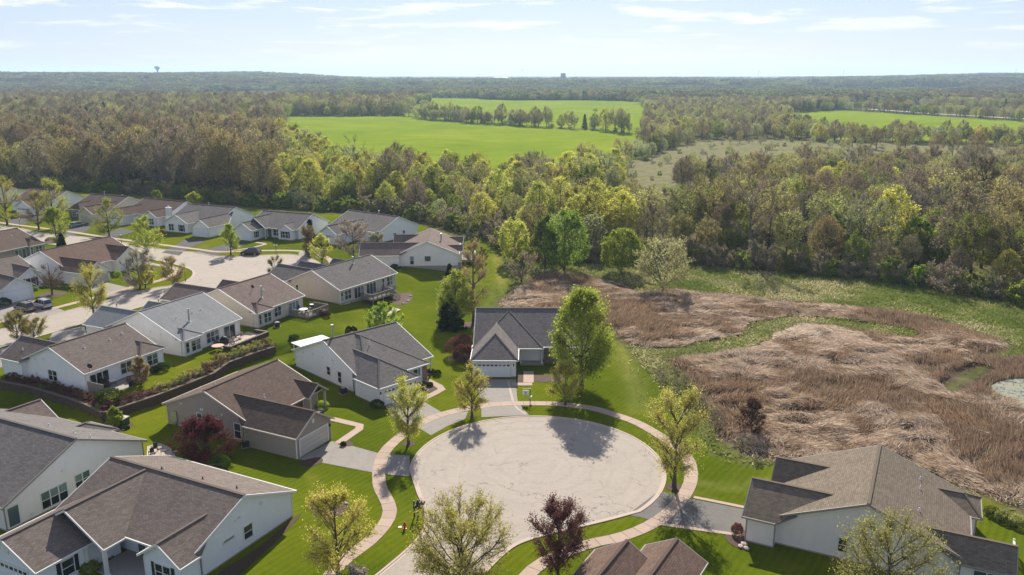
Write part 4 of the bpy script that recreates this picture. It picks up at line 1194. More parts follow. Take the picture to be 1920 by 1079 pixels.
# ------------------------------------------------------------------ houses
OV = .38
PANE = {}
def boxmesh(name, w, d, h, m):
    key = (name, round(w, 3), round(d, 3), round(h, 3), m.name)
    if key not in PANE:
        b = MB(); b.box(-w / 2, w / 2, -d / 2, d / 2, -h / 2, h / 2)
        PANE[key] = b.mesh(name, m)
    return PANE[key]
SIDE = {'-v': 0.0, '+u': PI / 2, '+v': PI, '-u': -PI / 2}
def side_loc(side, plane, a, z):
    return (a, plane, z) if side[1] == 'v' else (plane, a, z)
def window(parent, side, plane, a, z, n=2, w=.85, h=1.45, trim=None, shutters=None, rows=2, blinds=False, grid=False):
    tm = trim or M_trim
    W_ = n * w
    loc = side_loc(side, plane, a, z)
    key = ('win', n, w, h, tm.name, rows)
    if key not in PANE:
        b = MB(); f = .075; d0, d1 = -.07, .02
        b.box(-W_ / 2 - f, W_ / 2 + f, d0, d1, h / 2, h / 2 + f)
        b.box(-W_ / 2 - f - .03, W_ / 2 + f + .03, d0 - .03, d1, -h / 2 - f, -h / 2)
        for i in range(n + 1):
            ww = f if i in (0, n) else .06
            x = -W_ / 2 + i * w
            x0, x1 = (x - f, x) if i == 0 else ((x, x + f) if i == n else (x - .05, x + .05))
            b.box(x0, x1, d0 + .003, d1, -h / 2, h / 2)
        if rows == 2:
            for i in range(n):
                x0 = -W_ / 2 + i * w + (.0 if i == 0 else .05); x1 = -W_ / 2 + (i + 1) * w - (.0 if i == n - 1 else .05)
                b.box(x0, x1, d0 + .02, d1, -.03, .03)
        PANE[key] = b.mesh('window', tm)
    o = link('window' if rows == 2 else 'patio_door', PANE[key], parent, loc, SIDE[side])
    ph = (h - (.06 if rows == 2 else 0)) / rows
    for i in range(n):
        x0 = -W_ / 2 + i * w + (.0 if i == 0 else .05); x1 = -W_ / 2 + (i + 1) * w - (.0 if i == n - 1 else .05)
        for r_ in range(rows):
            zc_ = 0 if rows == 1 else (h / 4 + .015 if r_ else -h / 4 - .015)
            link('pane', boxmesh('pane', x1 - x0 - .004, .02, ph - .004, M_blind if (blinds and r_ == rows - 1) else M_glass), o, ((x0 + x1) / 2, -.012, zc_))
    if shutters:
        for sx in (-1, 1):
            p = side_loc(side, 0, 0, 0)
            off = sx * (W_ / 2 + .3)
            l2 = (loc[0] + (off if side[1] == 'v' else 0), loc[1] + (off if side[1] == 'u' else 0), loc[2])
            link('shutter', boxmesh('shutter', .38, .06, h + .1, shutters), parent, (l2[0], l2[1], l2[2]), SIDE[side])
    return o
def garage_door(parent, side, plane, a, w=4.9, h=2.15, m=None, lights=True, trim=None):
    loc = side_loc(side, plane, a, 0)
    b = MB(); f = .16
    b.box(-w / 2 - f, -w / 2, -.06, .02, 0.03, h + f); b.box(w / 2, w / 2 + f, -.06, .02, 0.03, h + f); b.box(-w / 2, w / 2, -.06, .02, h, h + f)
    o = b.build('garage_door', trim or M_trim, parent, loc, SIDE[side])
    ph = (h - .04) / 4
    for r_ in range(4):
        link('panel', boxmesh('panel', w - .02, .05, ph - .03, m or M_door), o, (0, 0.0, .04 + ph * (r_ + .5)))
        if r_ == 3 and lights:
            for k in range(8):
                link('pane', boxmesh('pane', w / 8 * .72, .02, ph * .55, M_glass), o, (-w / 2 + w / 8 * (k + .5), -.032, .04 + ph * 3.5))
    return o
def entry_door(parent, side, plane, a, z=.1):
    loc = side_loc(side, plane, a, z)
    b = MB()
    b.box(-.6, -.48, -.07, .02, 0, 2.2); b.box(.48, .6, -.07, .02, 0, 2.2); b.box(-.48, .48, -.07, .02, 2.08, 2.2)
    o = b.build('entry_door', M_trim, parent, loc, SIDE[side])
    link('door_leaf', boxmesh('door_leaf', .96, .04, 2.07, M_entry), o, (0, -.02, 1.04))
    link('handle', boxmesh('handle', .04, .08, .12, M_gal), o, (.38, -.07, 1.0))
    return o
def roof_block(b, fas, cap, u0, u1, v0, v1, ze, zr, ax, h0, h1, in0=False, in1=False, th=.16):
    """roof over an eave rectangle; ax is the ridge's direction; h0/h1 hip runs (0 = gable); in0/in1 = that end runs into another roof"""
    def mp(p): return p if ax == 'u' else (p[1], p[0], p[2])
    if ax == 'v': a0, a1, c0, c1 = v0, v1, u0, u1
    else: a0, a1, c0, c1 = u0, u1, v0, v1
    cm_ = (c0 + c1) / 2
    e0_ = a0 if in0 in (0, False) else in0; e1_ = a1 if in1 in (0, False) else in1
    A, B, Cc, D = (e0_, c0, ze), (e1_, c0, ze), (e1_, c1, ze), (e0_, c1, ze)
    R0, R1 = (a0 + h0, cm_, zr), (a1 - h1, cm_, zr)
    faces = [([A, B, R1, R0], 0, A), ([Cc, D, R0, R1], 0, Cc)]
    if h0: faces.append(([D, A, R0], 1, D))
    if h1: faces.append(([B, Cc, R1], 1, B))
    for pts, kind, org in faces:
        e0 = Vector(pts[0]); e1 = Vector(pts[1]); ed = (e1 - e0).normalized()
        nrm = None
        n_ = (Vector(pts[1]) - e0).cross(Vector(pts[-1]) - e0).normalized(); up = n_.cross(ed)
        if up.z < 0: up = -up
        uv = [((Vector(p) - e0).dot(ed) + e0.x + e0.y, (Vector(p) - e0).dot(up)) for p in pts]
        P3 = [mp(p) for p in pts]
        nn = (Vector(P3[1]) - Vector(P3[0])).cross(Vector(P3[2]) - Vector(P3[0]))
        if nn.z < 0: P3 = P3[::-1]; uv = uv[::-1]
        b.face(P3, 0, uv)
        b.face([(p[0], p[1], p[2] - th) for p in reversed(P3)], 1)
    q = lambda p: mp(p)
    dz = .015
    def lo(p): return (p[0], p[1], p[2] + dz)
    # gutters along the eaves, boards up the rakes
    for p, r_, inn in ((A, B, False), (Cc, D, False)):
        pp, rr = (p, r_)
        x0 = [list(pp), list(rr)]
        P_, Q_ = mp(tuple(x0[0])), mp(tuple(x0[1]))
        fas.beam(lo(P_), lo(Q_), .13, .17, 0)
    for hh, p, r_, R_, inn in ((h0, D, A, R0, in0), (h1, B, Cc, R1, in1)):
        if inn not in (0, False): continue
        if hh: fas.beam(lo(mp(p)), lo(mp(r_)), .13, .17, 0)
        else:
            fas.beam(lo(mp(p)), lo(mp(R_)), .09, .22, 0); fas.beam(lo(mp(r_)), lo(mp(R_)), .09, .22, 0)
    cap.beam(tuple(Vector(mp(R0)) + Vector((0, 0, .05))), tuple(Vector(mp(R1)) + Vector((0, 0, .05))), .3, .07)
    for hh, p, r_, R_ in ((h0, D, A, R0), (h1, B, Cc, R1)):
        if hh:
            for e in (p, r_):
                cap.beam(tuple(Vector(mp(e)) + Vector((0, 0, .04))), tuple(Vector(mp(R_)) + Vector((0, 0, .05))), .22, .06)
def wall_block(b, fnd, trim, u0, u1, v0, v1, ze, zr, ax, g0, g1, k, eu0, eu1, ev0, ev1, zb=-1.7, corners=True):
    """walls under a roof block: wall rectangle u0..v1, eave rectangle eu0..ev1"""
    e = .007 * k
    u0 += e; u1 -= e; v0 += e; v1 -= e
    if ax == 'u': a0, a1, c0, c1, E0_, E1_ = u0, u1, v0, v1, ev0, ev1
    else: a0, a1, c0, c1, E0_, E1_ = v0, v1, u0, u1, eu0, eu1
    mp = (lambda x, y, z: (x, y, z)) if ax == 'u' else (lambda x, y, z: (y, x, z))
    sl = (zr - ze) / ((E1_ - E0_) / 2); cmid = (E0_ + E1_) / 2
    zt0 = ze + (c0 - E0_) * sl - .20; zt1 = ze + (E1_ - c1) * sl - .20; za = zr - .22
    if g0 and g1:
        prof = [(c0, zb), (c1, zb), (c1, zt1), (cmid, za), (c0, zt0)]
    else:
        z_ = min(zt0, zt1, ze - .04); prof = [(c0, zb), (c1, zb), (c1, z_), (c0, z_)]
    n = len(prof); i = len(b.v)
    b.v += [mp(a0, c, z) for c, z in prof] + [mp(a1, c, z) for c, z in prof]
    b.f.append(tuple(i + q for q in range(n))); b.m.append(0)
    b.f.append(tuple(i + n + q for q in reversed(range(n)))); b.m.append(0)
    for q in range(n):
        b.f.append((i + (q + 1) % n, i + q, i + n + q, i + n + (q + 1) % n)); b.m.append(0)
    fnd.box(u0 - .025, u1 + .025, v0 - .025, v1 + .025, zb, .14)
    if corners:
        for x in (u0, u1):
            for y in (v0, v1):
                trim.box(x - .055, x + .055, y - .055, y + .055, .14, ze - .18, 1)
class House:
    def __init__(s, c, z0, th, label, blocks, roof, wall, trim=None, name='house', capm=None):
        """blocks: (u0,u1,v0,v1,ze,zr,axis,h0,h1,in0,in1,(wall insets u0,u1,v0,v1) or None)"""
        s.e = empty(name, (c[0], c[1], z0), math.radians(th), label=label, cat='house')
        s.c = c; s.z0 = z0; s.th = math.radians(th); s.blocks = blocks
        rb, fa, cp, wb, fn, tr = MB(), MB(), MB(), MB(), MB(), MB()
        s.blocks = blocks = [tuple(B) + (0, 0) if len(B) == 9 else B for B in blocks]
        for k, B in enumerate(blocks):
            u0, u1, v0, v1, ze, zr, ax, h0, h1, in0, in1 = B[:11]
            ins = B[11] if len(B) > 11 and B[11] else (OV, OV, OV, OV)
            wi = list(ins)
            if (in0 or in1) and ax == 'v':
                m0, m1 = blocks[0][2], blocks[0][3]
                if in1: in1 = min(m0 + .95, v1 - .1); wi[3] = v1 - (m0 + .9)
                if in0: in0 = max(m1 - .95, v0 + .1); wi[2] = (m1 - .9) - v0
            ins = wi
            roof_block(rb, fa, cp, u0, u1, v0, v1, ze, zr, ax, h0, h1, in0, in1)
            wall_block(wb, fn, wb, u0 + ins[0], u1 - ins[1], v0 + ins[2], v1 - ins[3], ze, zr, ax, not h0, not h1, k, u0, u1, v0, v1)
        trim = trim or M_trim
        s.trim = trim
        wb.build('wall', [wall, trim], s.e)
        rb.build('roof', [roof, trim], s.e)
        fa.build('gutter', trim, s.e)
        cp.build('ridge_cap', roof, s.e)
        fn.build('foundation', M_conc, s.e)
    def win(s, *a, **k): k.setdefault('trim', s.trim); return window(s.e, *a, **k)
    def local(s, x, y):
        dx, dy = x - s.c[0], y - s.c[1]; c_, q = math.cos(s.th), math.sin(s.th)
        return dx * c_ + dy * q, -dx * q + dy * c_
    def roofz(s, u, v):
        z = 0
        for B in s.blocks:
            u0, u1, v0, v1, ze, zr, ax, h0, h1 = B[:9]
            if u0 <= u <= u1 and v0 <= v <= v1:
                w_ = (v1 - v0) / 2 if ax == 'u' else (u1 - u0) / 2
                d = min(v - v0, v1 - v) if ax == 'u' else min(u - u0, u1 - u)
                zz_ = ze + (zr - ze) * d / w_
                for hh, dd in ((h0, (u - u0) if ax == 'u' else (v - v0)), (h1, (u1 - u) if ax == 'u' else (v1 - v))):
                    if hh: zz_ = min(zz_, ze + (zr - ze) * dd / hh)
                z = max(z, zz_)
        return z
    def on_roof(s, px, py):
        z = 4.2
        for _ in range(25):
            x, y = g(px, py, z + s.z0); u, v = s.local(x, y)
            z = z * .4 + .6 * (s.roofz(u, v) or z)
        return u, v, z
    def flue(s, px, py, h=1.7, r=.14):
        u, v, z = s.on_roof(px, py)
        b = MB(); b.cyl((u, v, z - .3), (u, v, z + h), r, n=10); b.cyl((u, v, z + h + .04), (u, v, z + h + .16), r * 1.5, n=10); b.cyl((u, v, z + h - .08), (u, v, z + h + .04), r * .8, n=8)
        b.build('flue_pipe', M_gal, s.e)
        b = MB(); b.cyl((u, v, z - .12), (u, v, z + .16), r * 2.2, r * 1.1, n=10); b.build('flashing', M_trim, s.e)
    def vent(s, px, py, m=None, h=.3):
        u, v, z = s.on_roof(px, py)
        b = MB(); b.cyl((u, v, z - .1), (u, v, z + h), .055, n=8); b.cyl((u, v, z - .05), (u, v, z + .1), .16, .07, n=8)
        b.build('vent_pipe', m or M_trim, s.e)
    def dish(s, px, py):
        u, v, z = s.on_roof(px, py)
        b = MB(); b.cyl((u, v, z - .1), (u, v, z + .55), .03, n=6); b.cyl((u, v, z + .5), (u + .1, v - .35, z + .75), .02, n=6)
        prof = [(.0, .0), (.12, .012), (.25, .05), (.36, .11)]
        i = len(b.v); b.lathe(prof, 14, (0, 0, 0)); R_ = Matrix.Rotation(math.radians(55), 3, 'X')
        for j in range(i, len(b.v)):
            p = R_ @ Vector(b.v[j]); b.v[j] = (p.x + u, p.y + v - .05, p.z + z + .62)
        b.build('satellite_dish', M_dark, s.e)
    def box(s, name, m, x0, x1, y0, y1, z0, z1):
        b = MB(); b.box(x0, x1, y0, y1, z0, z1); return b.build(name, m, s.e)
    def post(s, u, v, z0=0, z1=2.5, w=.2, m=None):
        b = MB(); b.box(u - w / 2, u + w / 2, v - w / 2, v + w / 2, z0, z1); b.box(u - w * .75, u + w * .75, v - w * .75, v + w * .75, z0, z0 + .2); b.box(u - w * .7, u + w * .7, v - w * .7, v + w * .7, z1 - .12, z1)
        b.build('porch_post', m or M_trim, s.e)
    def sidelamp(s, u, v, z=1.75):
        b = MB(); b.box(u - .07, u + .07, v - .16, v, z, z + .28); b.lathe([(.1, .28), (.0, .38)], 6, (u, v - .08, z))
        b.build('wall_lamp', M_black, s.e)
    def wallvent(s, side, plane, a, z, w=.5, h=.5, m=None):
        l = side_loc(side, plane, a, z)
        b = MB(); b.box(-w / 2, w / 2, -.05, .02, -h / 2, h / 2)
        for k in range(4): b.box(-w / 2 + .04, w / 2 - .04, -.075, -.05, -h / 2 + h * (k + .2) / 4, -h / 2 + h * (k + .6) / 4)
        b.build('gable_vent', m or s.trim, s.e, l, SIDE[side])
g_ = 0
# --- central hipped house
h1 = House((2.8, 127.8), 0, -1, 'charcoal roofed house with nested hips and white garage heading the cul-de-sac',
    [(-8.6, 9.2, -6.6, 8.6, 2.75, 6.75, 'u', 0, 0, 0, 0, (.38, .38, 1.35, .38)), (-8.75, 2.15, -7.35, 3.5, 2.72, 6.5, 'v', 7.9, 0, 0, 1, (.5, .5, 2.0, 6)), (-8.65, -1.65, -12.8, -2, 2.7, 5.25, 'v', 4.9, 0, 0, 1)], MR['dark'], MW['white'])
garage_door(h1.e, '-v', -12.42, -5.2, 4.75, 2.1); entry_door(h1.e, '-v', -5.28, .05, .25)
for a in (-.95, 1.05): h1.win('-v', -5.27, a, 1.45, 1, .28, 1.8, rows=1)
h1.box('porch_slab', M_conc, -1.5, 2.2, -7.2, -5.3, -.1, .28); h1.post(1.85, -7.0, .28, 2.55); h1.post(-1.35, -7.0, .28, 2.55, .12)
h1.box('brick_veneer', M_dbrick, 2.25, 5.0, -6.25, -5.2, 0, 2.6); h1.box('front_bay', MW['white'], 5.0, 8.7, -6.3, -5.2, 0, 2.6)
h1.win('-v', -6.31, 6.7, 1.5, 2); h1.sidelamp(-8.0, -12.42); h1.sidelamp(-2.35, -12.42)
b = MB()
for k in range(9): b.box(-1.2 + k * .16, -1.17 + k * .16, -7.1, -7.06, .28, 1.1)
b.box(-1.3, .0, -7.12, -7.04, 1.1, 1.16); b.build('porch_railing', M_trim, h1.e)
# --- grey house with blue shutters
h2 = House((-22.3, 118.3), 0, 45, 'grey roofed pale house with blue shutters, white patio cover behind',
    [(-6.5, 6.6, -8.6, 8.9, 2.75, 6.2, 'u', 0, 0, 0, 0, (.38, .38, 2.2, .38)), (-6.6, 4.4, -10.5, 1, 2.73, 6.1, 'v', 9.0, 0, 0, 1, (.45, 1.2, .5, 6)), (-7.0, 0, -13.7, -3, 2.7, 4.95, 'v', 4.6, 0, 0, 1)], MR['grey'], MW['palegrey'])
garage_door(h2.e, '-v', -13.32, -3.5, 4.8); h2.win('-u', -6.12, -.4, 1.65, 1, .8, 1.2); h2.win('-u', -6.12, -3.2, 1.4, 1, .8, 1.6)
h2.win('-v', -10.0, 1.6, 1.45, 2, shutters=M_shutb); h2.box('brick_pier', M_brick, 2.9, 4.3, -9.9, -6, 0, 2.6); h2.post(6.3, -8.3)
h2.box('porch_slab', M_conc, 4.3, 6.5, -8.5, -6.2, -.1, .15); entry_door(h2.e, '-v', -6.42, 5.3); h2.sidelamp(-6.5, -13.3); h2.sidelamp(-.6, -13.3)
h2.flue(624, 636, 1.9); h2.vent(693, 647, h=.7)
h2.box('patio_cover', M_trim, -4.6, 1.0, 8.5, 12.4, 2.5, 2.6)
for u in (-4.3, .9): h2.post(u, 12.1, 0, 2.5, .12)
# --- tan garage-forward house
h3 = House((-34.5, 101.1), 0, 63.3, 'tan house with brown roof and broad closed garage, red tree at its side wall',
    [(-6.5, 6.5, -7.4, 7.5, 2.78, 5.75, 'u', 0, 0, 0, 0, (.38, .38, 1.9, .38)), (-7.2, -.3, -14.75, -1, 2.7, 4.85, 'v', 0, 0, 0, 1), (3.1, 6.95, -8.0, -1.5, 2.74, 4.1, 'v', 0, 0, 0, 1, (.5, .5, 2.4, 2))], MR['brown'], MW['greige'], M_sandtrim)
garage_door(h3.e, '-v', -14.37, -3.75, 4.9, 2.15, M_doorb, False)
h3.trim = M_trim
h3.win('-u', -6.12, 1.5, 1.75, 1, .75, 1.35, blinds=True); h3.win('-u', -6.12, -1.2, 2.05, 1, 1.3, .3, rows=1); h3.win('-u', -6.12, -4.7, 1.3, 1, 1.0, 1.9, blinds=True)
h3.win('-v', -5.5, 1.2, 1.4, 2, .7, 1.3); h3.post(3.6, -7.7, 0, 2.6, .25, M_sandtrim); h3.post(6.5, -7.7, 0, 2.6, .25, M_sandtrim); h3.box('porch_slab', M_conc, 3.2, 6.8, -7.9, -5.5, -.1, .12)
entry_door(h3.e, '-v', -5.52, 5.2); h3.vent(403, 719); h3.vent(377, 729); h3.vent(495.6, 746, h=.5)
h3.wallvent('-v', -14.37, -3.75, 3.6, .35, .5); h3.sidelamp(-.85, -14.37)
b = MB(); b.box(-6.3, -6.1, 5.4, 6.3, .4, 1.9); b.box(-6.35, -6.1, 5.55, 5.85, .1, .5); b.build('meter_box', M_gal, h3.e)
h3.box('downspout', M_trim, -6.98, -6.88, -14.52, -14.42, .1, 2.55)
# --- near left white house
h4 = House((-32.5, 73.7), 0, -26.6, 'pale blue house with grey brown shingles and dark shutters at the bottom left',
    [(-8.95, 8.9, -6.8, 6.85, 2.78, 5.55, 'u', 0, 0, 0, 0, (.38, .38, 1.6, .38)), (4.2, 9.35, -8.25, -1, 2.73, 4.45, 'v', 0, 0, 0, 1), (-8.4, 1.05, -9.1, 0, 2.74, 5.45, 'v', 0, 0, 0, 1, (.6, 2.2, 2.6, 2)), (-9.3, -1.0, -14.0, -4, 2.7, 4.75, 'v', 0, 0, 0, 1)], MR['taupe'], MW['bluegrey'])
h4.win('+u', 8.53, .4, 1.55, 1, 1.05, 1.3, blinds=False); h4.win('+u', 8.53, -2.0, 2.0, 1, 1.25, .22, rows=1); h4.win('-v', -7.87, 6.8, 1.45, 2, .9, 1.5, shutters=M_shut)
h4.win('+u', -1.39, -10.9, 1.45, 1, 1.1, 1.45, shutters=M_shut); h4.win('-v', -5.2, 2.9, 1.4, 2, .75, 1.5); entry_door(h4.e, '-v', -5.2, 1.0)
h4.post(.85, -8.9, 0, 2.6, .3); h4.post(-1.2, -9.2, 0, 2.6, .25); h4.box('porch_slab', M_conc, -1.0, 4.2, -8.9, -5.2, -.1, .12)
garage_door(h4.e, '-v', -13.62, -5.2, 4.9); h4.wallvent('-v', -13.62, -5.15, 3.5, .5, .6)
for q in ((303.5, 880), (380, 899), (444, 916)): h4.vent(*q, m=M_dark)
# --- grey house behind it
h5 = House((-51.6, 83.0), 0, -25.5, 'large pale grey gabled house cut by the left edge, dark slope towards the viewer',
    [(-13, 7.15, -8.4, 8.7, 2.75, 6.45, 'u', 0, 0), (-3.4, 1.4, 4.0, 9.6, 2.72, 3.9, 'v', 0, 2.4, 1, 0)], MR['grey'], MW['cream'], M_brtrim)
h5.trim = M_trim
h5.win('+u', 6.78, -2.8, 1.3, 3, .95, 1.75, blinds=True); h5.win('+u', 6.78, .5, 1.6, 2, .85, 1.5, blinds=True)
h5.win('+u', 6.78, -7.2, 1.25, 1, 1.1, 2.0, rows=1)
for q in ((92, 799), (139, 812), (170, 821)): h5.vent(*q)
# --- brown roof corner at far left
h6 = House((-59.3, 92.5), 0, 60, 'small brown gable roofed wing glimpsed above the grey roof at the left edge',
    [(-8.5, 3.6, -3.3, 3.3, 2.75, 4.55, 'u', 0, 0), (-14, -5.5, -8, 3.5, 2.75, 5.2, 'v', 0, 0)], MR['tan'], MW['tan'])
h6.win('+u', 3.24, -.4, 1.4, 1, 1.2, 1.6)
# --- right foreground house
h7 = House((34.6, 73.1), 0, 63, 'large brown grey roofed house with white side wall at the bottom right, beside the marsh',
    [(-6.9, 6.7, -8.55, 8.5, 2.75, 6.2, 'u', 0, 0), (.6, 5.1, 3, 9.45, 2.7, 4.45, 'v', 0, 0, 1, 0), (-7.8, 0.0, 2, 10.6, 2.7, 4.9, 'v', 0, 0, 1, 0), (-7.4, -2.9, -11.8, -3, 2.7, 4.3, 'v', 0, 0, 0, 1), (1.8, 6.5, -9.5, -3, 2.72, 3.9, 'v', 1.6, 0, 0, 1)], MR['umber'], MW['cream'], M_brtrim)
h7.trim = M_trim
h7.win('-u', -6.52, 1.7, 1.45, 1, .75, 1.3); h7.win('-u', -7.02, -9.7, 1.5, 2, .95, 1.5, blinds=True)
garage_door(h7.e, '+v', 10.22, -3.9, 4.9)
for q in ((1725, 899), (1725, 917), (1723, 958)): h7.vent(*q)
b = MB()
for k in range(14): b.box(-1.9 + k * .28, -1.84 + k * .28, -12.3, -12.25, .2, 1.15)
b.box(-2, 2.0, -12.35, -12.2, 1.15, 1.25); b.box(-2, 2.0, -12.33, -12.22, .25, .32)
for k in (-1.95, 0, 1.95): b.box(k - .07, k + .07, -12.36, -12.2, 0, 1.35)
b.build('deck_railing', M_trim, h7.e); h7.box('deck', M_deck, -2.2, 2.1, -12.2, -8.3, -.1, .22)
# --- brown roofs at the bottom
h8 = House((9.3, 63.4), 0, 60, 'red brown roof tops cut by the bottom edge right of the purple tree',
    [(-12, .4, -3.3, 2.6, 2.85, 4.7, 'u', 0, 0), (-12, 3.4, -6.5, -.9, 2.8, 4.3, 'u', 0, 0), (-18, -5.5, -11, 2.2, 2.75, 5.4, 'v', 0, 0)], MR['rust'], MW['beige'], M_brtrim)
# --- back row above the retaining wall
h9 = House((-60.5, 114.3), T, 64, 'white house with taupe roof and satellite dish over its patio door, above the wall',
    [(-6.35, 6.3, -6.75, 6.8, 2.76, 5.65, 'u', 0, 0), (-6.95, .9, 1, 10.6, 2.7, 4.85, 'v', 0, 0, 1, 0), (2.2, 6.85, -7.35, -2, 2.73, 3.95, 'v', 2.3, 0, 0, 1)], MR['taupe'], MW['white'])
h9.win('-u', -5.98, .3, 1.35, 2, .85, 1.45); h9.win('-v', -6.38, -3.9, 1.15, 3, .95, 2.0, rows=1); h9.win('-v', -6.38, .5, 1.5, 2, .9, 1.5); h9.win('-v', -6.98, 4.5, 1.5, 2, .9, 1.5)
for q in ((158, 652), (206, 637), (229, 626), (43, 656)): h9.vent(*q, h=.35)
h9.dish(168, 696)
h10 = House((-54.7, 129.8), T, 65, 'pale house with light grey roof and a stone walled patio, above the retaining wall',
    [(-6.6, 6.6, -8.3, 8.2, 2.73, 6.3, 'u', 0, 0), (-6.9, .9, 1, 12.6, 2.7, 4.85, 'v', 0, 0, 1, 0), (1.2, 6.4, 2, 9.6, 2.7, 4.3, 'v', 0, 0, 1, 0), (-6.55, -2.4, -8.9, -3, 2.7, 3.8, 'v', 2.0, 0, 0, 1)], MR['light'], MW['offwhite'])
h10.win('-v', -8.53, -5.6, 1.35, 1, .6, 1.6); h10.win('-v', -8.53, -3.9, 1.3, 2, .85, 1.6); h10.win('-v', -7.93, .2, 1.4, 3, .85, 1.6, blinds=True); h10.win('-v', -7.93, 3.9, 1.15, 2, 1.2, 2.05, rows=1)
h10.flue(354.6, 603, 1.9); [h10.vent(*q) for q in ((331, 596), (361, 586), (377, 581))]
h11 = House((-47.5, 144.5), T, 63.9, 'beige walled house with plain brown roof, dish and flue, timber deck at its corner',
    [(-6.4, 6.5, -7.9, 7.9, 2.74, 6.1, 'u', 0, 0), (-6.95, .9, 1, 13.9, 2.7, 4.85, 'v', 0, 0, 1, 0), (2.4, 6.7, 2, 10.0, 2.7, 4.2, 'v', 0, 0, 1, 0), (-6.45, -2.2, -8.5, -3, 2.7, 3.8, 'v', 2.0, 0, 0, 1)], MR['tan'], MW['beige'])
h11.win('-v', -8.13, -5.5, 1.4, 1, .55, 1.6); h11.win('-v', -8.13, -3.7, 1.35, 2, .85, 1.6); h11.win('-v', -7.53, -.5, 1.5, 2, .85, 1.6); h11.win('-v', -7.53, 3.7, 1.15, 3, .9, 2.05, rows=1, blinds=True)
h11.flue(490.5, 558, 1.9); h11.dish(473, 545); h11.vent(494, 545)
h12 = House((-33.5, 161.2), T, 58.3, 'tan walk-out house with grey roof and raised timber deck on posts',
    [(-8.4, 8.4, -7.1, 7.2, 2.76, 5.8, 'u', 0, 0), (-8.45, -.8, 1, 13.0, 2.7, 4.8, 'v', 0, 0, 1, 0), (-2.3, 3.0, 2, 11.9, 2.7, 4.55, 'v', 0, 0, 1, 0), (4.4, 8.7, 2, 8.7, 2.7, 4.3, 'v', 0, 0, 1, 0)], MR['grey'], MW['sand'])
h12.win('-v', -6.73, -7.6, 1.35, 1, .55, 1.7); h12.win('-v', -6.73, -6.0, 1.4, 2, .85, 1.7); h12.win('-v', -6.73, -2.9, 1.2, 3, .9, 2.05, rows=1); h12.win('-v', -6.73, .6, 1.2, 3, .9, 2.05, rows=1)
h12.win('-v', -6.73, 4.2, 1.5, 1, .6, 1.7); h12.win('-v', -6.73, 6.2, 1.5, 2, .85, 1.7); h12.win('-v', -6.73, -6.3, -.75, 1, 1.3, .9); h12.win('-u', -8.03, 4.4, 1.65, 1, .7, 1.2)
h12.flue(662, 494, 1.2); [h12.vent(*q, h=.25) for q in ((635.5, 511), (683.5, 496), (693, 493.5))]
h13 = House((-19.2, 190.6), T, 92.7, 'pale house with big side gable towards the viewer, last before the wood',
    [(-8.3, 8.4, -7.1, 7.1, 2.76, 5.75, 'u', 0, 0), (-9.1, -1.7, 1, 15.1, 2.7, 4.9, 'v', 0, 0, 1, 0), (3.6, 8.5, 1, 8.6, 2.7, 4.6, 'v', 0, 0, 1, 0), (-5.5, -1.5, -7.9, -2, 2.74, 3.9, 'v', 0, 0, 0, 1), (4.5, 8.3, -7.9, -2, 2.74, 3.9, 'v', 0, 0, 0, 1)], MR['tan'], MW['offwhite'])
h13.win('-u', -7.93, 3.5, 1.4, 1, .8, 1.8, blinds=True); h13.win('-u', -7.93, 0, 1.75, 1, 1.3, 1.1, rows=1, blinds=True); h13.flue(827, 452, 1.6, .17); h13.vent(819, 455); h13.vent(821, 441)
# --- far row
h14 = House((-36.8, 220.1), T, -36, 'blue grey house with plain brown grey roof behind the blossoming crab tree',
    [(-9.3, 9.3, -7.7, 7.7, 2.75, 5.95, 'u', 0, 0), (-4.2, 2.6, -15.6, -1, 2.7, 4.7, 'v', 0, 0, 0, 1)], MR['grey'], MW['bluegrey'])
garage_door(h14.e, '-v', -15.22, -.8, 4.9); h14.win('+u', 8.93, -1.4, .95, 1, .9, 1.5); h14.flue(711, 403, 1.0); h14.wallvent('-v', -15.22, -.8, 3.5)
h14.win('+u', 8.93, 2, 1.5, 1, .8, .8)
h15 = House((-60.2, 222.4), T, -21.9, 'pale grey house with three street gables behind the parked dark vehicle',
    [(-8.0, 8.2, -7.5, 7.5, 2.76, 5.85, 'u', 0, 0, 0, 0, (.38, .38, 1.2, .38)), (-7.9, -1.9, -12.7, -3, 2.7, 4.6, 'v', 0, 0, 0, 1), (-8.1, -.9, -8.4, -1, 2.72, 5.4, 'v', 0, 0, 0, 1, (.5, 2.5, 1.8, 2)), (2.3, 7.4, -8.3, -1, 2.7, 4.2, 'v', 0, 0, 0, 1)], MR['grey'], MW['palegrey'])
garage_door(h15.e, '-v', -12.32, -4.9, 4.7, lights=False); h15.win('-v', -6.32, .9, 1.45, 2, .9, 1.6); h15.win('-v', -7.92, 4.85, 1.4, 2, .9, 1.6, shutters=M_shut); h15.win('+u', -2.29, -10.4, 1.45, 1, .9, 1.4, shutters=M_shut)
h15.wallvent('-v', -12.32, -4.9, 3.5); h15.post(-1.1, -8.2); entry_door(h15.e, '-v', -6.32, -1.2)
h16 = House((-84.3, 233.4), T, -23, 'bright white house with dark grey roof in the far row',
    [(-8.6, 8.7, -7.8, 7.8, 2.75, 6.0, 'u', 0, 0), (5.2, 11.6, -14.2, -1, 2.7, 4.75, 'v', 0, 0, 0, 1), (-6.7, 2.0, -11.7, -1, 2.71, 5.0, 'v', 0, 0, 0, 1)], MR['grey'], MW['white'])
garage_door(h16.e, '-v', -13.82, 8.3, 4.8, lights=False); h16.win('-v', -11.32, -4.2, 1.35, 2, .85, 1.7); h16.win('-v', -11.32, -.6, 1.3, 1, 1.1, 1.7, shutters=M_shut); h16.flue(392, 387, .9)
h16.wallvent('-v', -11.32, -2.3, 3.6)
